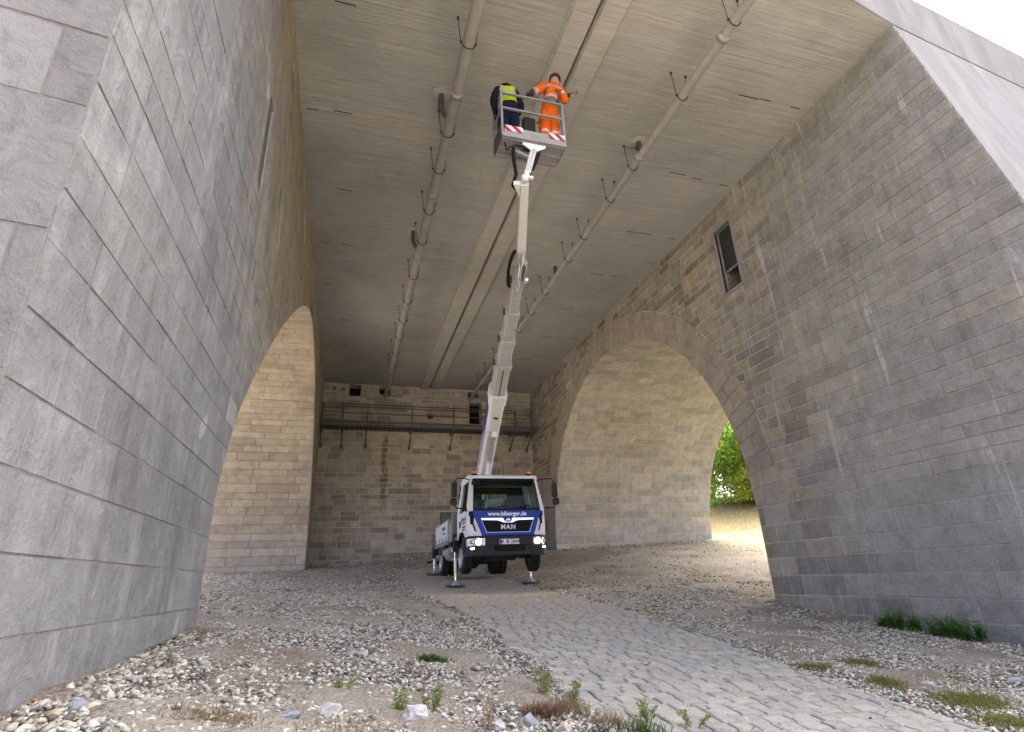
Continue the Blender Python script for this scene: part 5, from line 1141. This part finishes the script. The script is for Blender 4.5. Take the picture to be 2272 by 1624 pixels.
# ------------------------------------------------------------------ loose gravel, one mass of angular stones
def rock_protos(n, pts=8, sub=0, flat=.5):
    out = []
    for k in range(n):
        bm = bmesh.new()
        P_ = RNG.normal(size=(pts, 3)); P_ /= np.linalg.norm(P_, axis=1)[:, None]; P_ *= RNG.uniform(.6, 1.15, (pts, 1)); P_ *= np.array([1., RNG.uniform(.65, .95), RNG.uniform(flat-.12, flat+.12)])
        for p in P_: bm.verts.new(p)
        r = bmesh.ops.convex_hull(bm, input=bm.verts[:]); bmesh.ops.delete(bm, geom=[v for v in bm.verts if not v.link_faces], context='VERTS')
        bmesh.ops.triangulate(bm, faces=bm.faces[:]); bm.verts.index_update()
        out.append((np.array([v.co[:] for v in bm.verts]), np.array([[v.index for v in f.verts] for f in bm.faces]))); bm.free()
    return out
def rock_mat(name, pal):
    q = NM(name); p = q.pos(); r = q.rnd(); n = len(pal); c = q.ramp(r, [(i/n, x) for i, x in enumerate(pal)], 'CONSTANT')
    f = q.noise(p, 38, 5, .75); m_ = q.noise(p, 9, 5, .6)
    c = q.mix(q.math('MULTIPLY', q.smooth(m_, .42, .7), .45), c, q.mix(1., c, (.6, .56, .5), 'MULTIPLY')); c = q.mix(q.math('MULTIPLY', q.smooth(f, .5, .7), .4), c, q.mix(1., c, (1.4, 1.4, 1.38), 'MULTIPLY'))
    q.bump(f, .6, .012); return q.fin(c, .9, 0, .2)
PAL_G0 = [(0.255, 0.244, 0.228), (0.297, 0.284, 0.265), (0.212, 0.201, 0.185), (0.334, 0.323, 0.307), (0.23, 0.208, 0.181), (0.276, 0.262, 0.243), (0.192, 0.184, 0.175), (0.311, 0.298, 0.276), (0.264, 0.256, 0.251), (0.283, 0.251, 0.208), (0.355, 0.341, 0.323), (0.167, 0.151, 0.135)]
PAL_G = [tuple(round(c*k_*w_, 3) for c, w_ in zip(t, (1.14, 1.13, 1.0))) for t, k_ in zip(PAL_G0, (1.4, 1.45, 1.0, 1.55, 1.15, 1.4, .7, 1.5, 1.25, 1.35, 1.6, .8))]
M_ROCK = rock_mat('limestone_gravel', PAL_G)
def inside_wall(x, y):
    r = (x > XR-.1) & (x < XR+RT+.1) & ((y < AY-AR) | (y > AY+AR)) & (y > 3.2)
    l = (x < XL+.06) & (x > XL-LT-.1) & ((y < 7.1) | (y > 25.0)) & (y > 1.9)
    return r | l | (y > YB-.1) & (x < 17.5)
def vnoise(x, y, s):
    return (np.sin(x*s*1.3+1.7*np.sin(y*s*.9+.5))+np.sin(y*s*1.1+1.3*np.sin(x*s*.7+2.))+np.sin((x+y)*s*.8+1.))/3
protos = rock_protos(14)
def scatter(N, xr, yr, smin, smax, accept, pw=2.2):
    x = RNG.uniform(*xr, N); y = RNG.uniform(*yr, N); ok = (RNG.uniform(0, 1, N) < accept(x, y)) & ~inside_wall(x, y); x, y = x[ok], y[ok]
    s = smin+(smax-smin)*RNG.uniform(0, 1, len(x))**pw
    return x, y, s
def rocks_mesh(name, X_, Y_, S_, mat, protos=protos, sink=.5):
    VV, FF, off = [], [], 0; Zg = ground_z(X_, Y_); k = RNG.integers(0, len(protos), len(X_))
    for j, (pv, pf) in enumerate(protos):
        m_ = k == j; n = m_.sum()
        if not n: continue
        a = RNG.uniform(0, 6.283, n); t = RNG.normal(0, .25, n); ca, sa, ct, st = np.cos(a), np.sin(a), np.cos(t), np.sin(t)
        Rz = np.zeros((n, 3, 3)); Rz[:, 0, 0] = ca; Rz[:, 0, 1] = -sa; Rz[:, 1, 0] = sa; Rz[:, 1, 1] = ca; Rz[:, 2, 2] = 1
        Rx = np.zeros((n, 3, 3)); Rx[:, 0, 0] = 1; Rx[:, 1, 1] = ct; Rx[:, 1, 2] = -st; Rx[:, 2, 1] = st; Rx[:, 2, 2] = ct
        M_ = np.einsum('nij,njk->nik', Rz, Rx); v = np.einsum('nij,vj->nvi', M_, pv)*S_[m_][:, None, None]
        v += np.stack([X_[m_], Y_[m_], Zg[m_]+S_[m_]*(.5-sink)*.5], -1)[:, None, :]
        nv = len(pv); FF.append((pf[None]+(np.arange(n)*nv)[:, None, None]+off).reshape(-1, 3)); VV.append(v.reshape(-1, 3)); off += n*nv
    return npmesh(name, np.concatenate(VV), np.concatenate(FF), mat)
road = lambda x, y: (x > RX0-.02+.10*vnoise(x, y, 3.)) & (x < RX1+.02+.10*vnoise(x, y, 2.6)) & (y < 22)
def acc(x, y):
    d = .80+.40*vnoise(x, y, .9)+.25*vnoise(x+9, y+4, 2.3)
    d = np.where(y < 9, d+.25+.25*np.clip((7-y)/2, 0, 1), d)
    bare = (x > 5.6) & (y > 12.5) & (y < 23.5); d = np.where(bare, d*.35-.02, d)
    d = np.where((x > 5.2) & (x < 9.3) & (y > 10) & (y < 15.5), d+.35, d)
    d = np.where((x < 2.05) & (x > .9) & (y > 8.5) & (y < 15), d*.35, d)
    d = np.where((x < 2) & (y > 17), d+.3, d); d = np.where(x > 18.5, d*.2, d)
    return np.clip(np.where(road(x, y), .012, d), 0, 1)
sets = [scatter(100000, (-1.5, 11), (2.6, 9.5), .010, .044, acc, 1.8), scatter(42000, (-5, 11), (9, 19), .018, .065, acc, 1.9), scatter(9000, (-6, 18), (18, 27), .025, .085, acc), scatter(5000, (9, 30), (10, 36), .02, .08, acc),
        scatter(1000, (-1.5, 9.3), (2.6, 8), .035, .065, lambda x, y: np.where(road(x, y), 0, .5+.5*vnoise(x, y, 1.4)), 1.4),
        scatter(900, (-1.5, 9.2), (26.2, 27), .04, .12, lambda x, y: np.where(road(x, y), 0, .9), 1.), scatter(1600, (9.3, 17.5), (23.3, 24.4), .03, .09, lambda x, y: .8+0*x, 1.),
        scatter(900, (-1.4, -.9), (2.8, 7.2), .02, .06, lambda x, y: .8+0*x, 1.)]
sets = [(x, y, s) for x, y, s in sets]
tag(rocks_mesh('gravel', *[np.concatenate([t[i] for t in sets]) for i in range(3)], M_ROCK), 'pale crushed limestone gravel covering the ground beside the track', 'gravel', kind='stuff')
# larger rocks one can single out
bigp = rock_protos(10, 16, flat=.6)
def big_rock(x, y, s, k, mat, label, rz=0., grp=None):
    pv, pf = bigp[k]; bm = bmesh.new(); vs = [bm.verts.new(Matrix.Rotation(rz, 3, 'Z') @ Vector(p)*s) for p in pv]
    for f in pf: bm.faces.new([vs[i] for i in f])
    for it, am in ((0, .10), (1, .06)):
        bmesh.ops.subdivide_edges(bm, edges=bm.edges[:], cuts=1, use_grid_fill=True, smooth=.35 if it == 0 else 0)
        for v in bm.verts: v.co *= 1+random.uniform(-am, am)
    bmesh.ops.recalc_face_normals(bm, faces=bm.faces[:]); me = bpy.data.meshes.new('rock'); bm.to_mesh(me); bm.free()
    o = link('rock', me, mat); o.location = (x, y, gz(x, y)+s*.22); tag(o, label, 'rock', grp); return o
M_RK_W = rock_mat('white_limestone', [(.42, .405, .38), (.47, .455, .43)]); M_RK_B = rock_mat('blue_grey_stone', [(.27, .285, .31), (.31, .32, .34)]); M_RK_T = rock_mat('tan_stone', [(.40, .345, .26), (.44, .385, .30)])
RK = [(.52, 4.05, .20, 0, M_RK_W, 'large whitish rock at the bottom left of the dry grass'), (1.32, 4.22, .15, 1, M_RK_B, 'blue-grey rock at the bottom beside the dry weeds'), (1.02, 4.02, .15, 2, M_RK_W, 'pale rock at the bottom edge below the reddish dry grass'), (-.22, 3.72, .14, 3, M_RK_B, 'bluish rock at the bottom edge in the left gravel'),
      (-.02, 3.95, .15, 4, M_RK_W, 'broad flat pale rock at the bottom, left of the weeds'), (1.52, 4.12, .14, 5, M_RK_T, 'brownish rock at the bottom against the track edge'), (-1.18, 3.55, .10, 6, M_RK_B, 'blue-grey rock in the bottom left corner by the pier'), (5.95, 5.05, .14, 7, M_RK_W, 'white rock lying in the mossy patch right of the track'),
      (7.0, 4.9, .15, 8, M_RK_W, 'larger white rock near the right frame edge below the pier'), (6.55, 4.55, .10, 9, M_RK_W, 'small white rock at the bottom right corner'), (.25, 5.9, .12, 2, M_RK_W, 'pale angular rock left of the green grass tuft'), (.62, 4.9, .09, 4, M_RK_T, 'yellowish rock in the gravel below the green grass tuft')]
for i, (x, y, s, k, mt, lab) in enumerate(RK): big_rock(x, y, s*.55, k, mt, lab, i*1.1)

# ------------------------------------------------------------------ fallen leaves
def litter():
    n = 700; x = RNG.uniform(-1.4, 9.2, n); y = RNG.uniform(2.8, 16, n)**1.0; ok = ~inside_wall(x, y); x, y = x[ok], y[ok]; n = len(x); a = RNG.uniform(0, 6.28, n); L = RNG.uniform(.018, .04, n); z = ground_z(x, y)+.02
    d = np.stack([np.cos(a), np.sin(a), RNG.uniform(-.4, .4, n)], -1)*L[:, None]; s_ = np.stack([-np.sin(a), np.cos(a), RNG.uniform(-.4, .4, n)], -1)*L[:, None]*.35; p = np.stack([x, y, z], -1)
    V_ = np.stack([p-d, p+s_, p+d, p-s_], 1).reshape(-1, 3); i = (np.arange(n)*4)[:, None]
    return V_, i+np.array([0, 1, 2, 3])

# ------------------------------------------------------------------ grass and weeds
def leaf_mat(name, c0, c1, rough=.7):
    q = NM(name); c = q.mix(q.rnd(), c0, c1); q.b.inputs['Subsurface Weight'].default_value = 0.; tr = q.n('ShaderNodeBsdfTranslucent'); q.setv(tr.inputs[0], c); mx = q.n('ShaderNodeMixShader'); mx.inputs[0].default_value = .45
    m_ = q.fin(c, rough, 0, .25); q.l(q.b.outputs[0], mx.inputs[1]); q.l(tr.outputs[0], mx.inputs[2]); q.l(mx.outputs[0], q.out.inputs[0]); return m_
M_GRASS = leaf_mat('green_grass', (.035, .085, .018), (.09, .16, .035)); M_DRY = leaf_mat('dry_grass', (.22, .165, .09), (.32, .25, .15)); M_YG = leaf_mat('yellow_green_moss', (.14, .16, .035), (.24, .24, .07)); M_RED = leaf_mat('reddish_dry_grass', (.17, .085, .05), (.27, .18, .11))
M_FERN = leaf_mat('fern_green', (.08, .22, .03), (.2, .36, .06)); M_WEED = leaf_mat('weed_leaf', (.14, .19, .045), (.27, .29, .10)); M_TREE1 = leaf_mat('bush_leaf', (.08, .19, .02), (.2, .32, .04)); M_TREE2 = leaf_mat('autumn_leaf', (.42, .38, .03), (.3, .3, .04)); M_BARK = paint('bark', (.09, .07, .05), .9, 0, .4); M_STALK = paint('dry_stalk', (.32, .24, .12), .9, 0, .1)
tag(npmesh('leaf_litter', *litter(), leaf_mat('fallen_leaf', (.24, .13, .05), (.36, .27, .10))), 'scattered brown and yellow fallen leaves on the gravel', 'leaves', kind='stuff')
def blades(cx, cy, rx, ry, n, h, w=.006, lean=.5, base=None):
    x = cx+rx*RNG.normal(0, .5, n); y = cy+ry*RNG.normal(0, .5, n); a = RNG.uniform(0, 6.283, n); H = h*RNG.uniform(.45, 1.15, n); L = lean*H*RNG.uniform(.2, 1.2, n)
    z = ground_z(x, y)-.01 if base is None else np.full(n, base); d = np.stack([np.cos(a), np.sin(a)], -1); s = np.stack([-np.sin(a), np.cos(a)], -1)*w
    V_ = np.zeros((n, 5, 3)); b = np.stack([x, y], -1)
    V_[:, 0, :2] = b-s; V_[:, 1, :2] = b+s; V_[:, 0, 2] = V_[:, 1, 2] = z
    V_[:, 2, :2] = b+d*(L*.35)[:, None]-s*.8; V_[:, 3, :2] = b+d*(L*.35)[:, None]+s*.8; V_[:, 2, 2] = V_[:, 3, 2] = z+H*.6; V_[:, 4, :2] = b+d*L[:, None]; V_[:, 4, 2] = z+H
    o = (np.arange(n)*5)[:, None]
    F_ = np.concatenate([o+np.array([0, 1, 3]), o+np.array([0, 3, 2]), o+np.array([2, 3, 4])]); return V_.reshape(-1, 3), F_
def grass_obj(name, parts, mat, label, cat, kind=None, grp=None):
    VV, FF, o = [], [], 0
    for v, f in parts: VV.append(v); FF.append(f+o); o += len(v)
    return tag(npmesh(name, np.concatenate(VV), np.concatenate(FF), mat), label, cat, grp, kind)
grass_obj('grass_tuft', [blades(.90, 5.95, .16, .08, 420, .07, .0035, 1.5)], M_GRASS, 'low green grass tuft alone in the pale gravel', 'grass')
grass_obj('grass_tuft', [blades(1.50, 4.46, .16, .10, 460, .10, .0028, 1.7)], M_RED, 'reddish-brown dry grass by the track edge at bottom', 'grass')
grass_obj('grass_tuft', [blades(1.78, 4.6, .14, .16, 170, .14, .0028, 1.4), blades(1.95, 4.3, .14, .12, 150, .11, .0028, 1.6)], M_DRY, 'straw-coloured dry grass hanging over the track edge', 'grass')
grass_obj('grass_tuft', [blades(2.12, 4.12, .17, .09, 170, .12, .003, 1.3)], M_GRASS, 'dark green grass tuft at the bottom of the track', 'grass')
grass_obj('mossy_grass', [blades(5.35, 5.95, .22, .16, 900, .045, .004, 1.2), blades(6.1, 6.0, .22, .2, 900, .05, .004, 1.2), blades(5.62, 5.25, .16, .22, 1100, .055, .004, 1.2), blades(5.85, 4.55, .30, .26, 1800, .06, .004, 1.2), blades(5.5, 4.05, .2, .16, 800, .055, .004, 1.2), blades(6.5, 5.2, .4, .3, 400, .04, .004, 1.2)], M_YG, 'yellow-green mossy grass patches right of the paved track', 'grass', 'stuff')
grass_obj('sparse_grass', [blades(-.55, 3.6, .3, .15, 500, .05, .003, 1.2), blades(.1, 3.7, .5, .2, 300, .05, .003, 1.), blades(5.5, 9.5, .4, .8, 260, .06, .004, 1.), blades(5.4, 14.8, .25, .5, 260, .08, .005, 1.), blades(1.9, 5.6, .08, .6, 200, .07, .0025, 1.4), blades(-1.2, 5.0, .08, .5, 500, .03, .004, 1.2)], M_DRY, 'thin dry grass scattered over the gravel', 'grass', 'stuff')
def weed(x, y, h, n, label, mat=M_WEED, spread=.10, lw=.019, leaves=20):
    root = tag(empty('weed', (x, y, gz(x, y))), label, 'weed', 'weeds at the bottom of the picture'); st = MB(); lv = MB()
    for k in range(n):
        a = random.uniform(0, 6.28); d = Vector((math.cos(a), math.sin(a), 0))*spread*random.uniform(.3, 1.2); H = h*random.uniform(.6, 1.1); b = d*.25
        pts = [b, b+d*.3+Vector((0, 0, H*.5)), b+d*.8+Vector((0, 0, H))]; st.tube(pts, [.003, .0025, .0015], 5)
        for j in range(leaves):
            t = random.uniform(.2, 1.); p = b.lerp(b+d*.8, t)+Vector((0, 0, H*t)); aa = random.uniform(0, 6.28); o = Vector((math.cos(aa), math.sin(aa), random.uniform(-.2, .7))).normalized(); s_ = o.orthogonal().normalized()*lw*.42; L = lw*random.uniform(1.2, 2.4)
            lv.add([p, p+o*L*.5+s_, p+o*L, p+o*L*.5-s_], [(0, 1, 2), (0, 2, 3)])
    st.build('stem', M_STALK if mat is not M_WEED else M_WEED, root, recalc=False); lv.build('leaves', mat, root, recalc=False); return root
WD = [(1.66, 4.95, .24, 6, 'bushy yellow-green weed at the track edge left of centre bottom'), (1.84, 4.75, .20, 5, 'leafy weed overhanging the track edge beside the bushy one'), (.42, 4.15, .16, 4, 'thin weed sprouting right of the broad pale rock'), (.66, 4.3, .20, 5, 'taller weed among pale rocks at bottom centre left'), (.05, 4.5, .11, 3, 'small weed sprig in pale gravel left of the other weeds'), (2.3, 4.35, .20, 5, 'weed with broad yellow-green leaves growing over the paving'), (2.62, 4.25, .16, 4, 'rightmost leafy weed in front of the paving')]
for x, y, h, n, lab in WD: weed(x, y, h*.78, n, lab)
weed(.98, 3.98, .24, 4, 'orange-brown dried stalk standing at the bottom', M_RED, .03, .012, 14)
# two green plants at the foot of the right pier
for cx, cy, rx, n, lab in ((8.95, 7.85, .36, 70, 'left of two green ferny plants at the foot of the right pier'), (8.93, 6.9, .42, 85, 'right of two green ferny plants at the foot of the right pier')):
    root = tag(empty('fern_plant', (cx, cy, gz(cx, cy))), lab, 'plant', 'green plants at the foot of the right pier'); lv = MB(); st = MB()
    for k in range(n):
        a = random.uniform(0, 6.28); b = Vector((random.uniform(-.09, .09), random.uniform(-rx, rx), 0)); H = random.uniform(.16, .36)*(1.15 if abs(b.y) < rx*.5 else .8); d = Vector((math.cos(a)-.3, math.sin(a), 0))*.14*random.uniform(.3, 1.2); pts = [b, b+d*.3+Vector((0, 0, H*.55)), b+d+Vector((0, 0, H))]; st.tube(pts, [.004, .003, .0015], 4)
        for j in range(24):
            t = .15+.85*j/24; p = b+d*(t*t)+Vector((0, 0, H*(t-.1*t*t))); aa = random.uniform(0, 6.28); o = Vector((math.cos(aa), math.sin(aa), random.uniform(-.1, .5))).normalized(); L = random.uniform(.04, .075)*(1.2-t*.6); s_ = o.cross(Vector((0, 0, 1))).normalized()*L*.3
            lv.add([p, p+o*L*.5+s_, p+o*L, p+o*L*.5-s_], [(0, 1, 2), (0, 2, 3)])
    st.build('stem', M_FERN, root, recalc=False); lv.build('foliage', M_FERN, root, recalc=False)
# moss line at the left pier foot
grass_obj('moss', [blades(XL+.1, 5.6, .05, .35, 900, .025, .004, 1.), blades(XL+.12, 4.9, .04, .3, 500, .02, .004, 1.)], M_YG, 'thin strip of moss at the foot of the left pier', 'moss', 'stuff')

# ------------------------------------------------------------------ dry grass bank and bushes seen through the right arch
grass_obj('meadow_grass', [blades(25, 32, 8, 6, 9000, .16, .012, .9), blades(30, 36, 9, 6, 5000, .2, .014, .9)], M_DRY, 'dry meadow grass on the bank beyond the right arch', 'grass', 'stuff')
grass_obj('meadow_grass_green', [blades(25, 33, 8, 6, 7000, .14, .012, .9)], M_YG, 'greener grass mixed into the bank beyond the right arch', 'grass', 'stuff')
def bush(name, label, x, y, r, h, n, frac, trunk=True, seed=1):
    rg = np.random.default_rng(seed); z0 = gz(x, y); root = tag(empty(name, (x, y, z0)), label, 'tree', 'trees beyond the right arch'); st = MB(); tips = []
    for k in range(9):
        a = rg.uniform(0, 6.28); rr = r*rg.uniform(.3, .9); t = Vector((rr*math.cos(a), rr*math.sin(a), h*rg.uniform(.45, .95))); st.tube([Vector((0, 0, -.1)), t*.35+Vector((0, 0, h*.12)), t*.7, t], [.09, .06, .035, .012], 6); tips.append(t); tips.append(t*.65)
    st.build('trunk', M_BARK, root, recalc=False)
    cl = []
    for k in range(150):
        t = tips[k % len(tips)]; cl.append(np.array(t)+rg.normal(0, 1, 3)*np.array([r*.28, r*.28, h*.14]))
    cl = np.array(cl); cl[:, 2] = np.clip(cl[:, 2]-h*.12*(rg.uniform(0, 1, len(cl)) < .35)*rg.uniform(0, 4, len(cl)), h*.05, h*1.02)
    for nm, mt, m_ in (('crown', M_TREE1, int(n*(1-frac))), ('autumn_leaves', M_TREE2, int(n*frac))):
        c = cl[rg.integers(0, len(cl), m_)] if nm == 'crown' else cl[rg.integers(0, len(cl)//3, m_)]
        p = c+rg.normal(0, 1, (m_, 3))*np.array([.42, .42, .30])*r*.34; p[:, 2] = np.maximum(p[:, 2], .05)
        o = rg.normal(0, 1, (m_, 3)); o /= np.linalg.norm(o, axis=1)[:, None]; s_ = np.cross(o, rg.normal(0, 1, (m_, 3))); s_ /= np.linalg.norm(s_, axis=1)[:, None]; L = rg.uniform(.10, .2, m_)[:, None]
        V_ = np.stack([p, p+o*L*.5+s_*L*.33, p+o*L, p+o*L*.5-s_*L*.33], 1).reshape(-1, 3); i = (np.arange(m_)*4)[:, None]; npmesh(nm, V_, i+np.array([0, 1, 2, 3]), mt, root)
bush('bush', 'bright green bush with yellowing leaves seen through the right arch', 29.6, 36.6, 3.6, 7.5, 60000, .22, seed=3)
bush('bush', 'darker green bush beside the yellowing one beyond the right arch', 33.5, 37.5, 3.4, 6.2, 30000, .08, seed=5)
bush('tall_tree', 'tall yellow-green tree behind the bushes beyond the right arch', 31.5, 43.0, 5.5, 14.0, 50000, .35, seed=9)
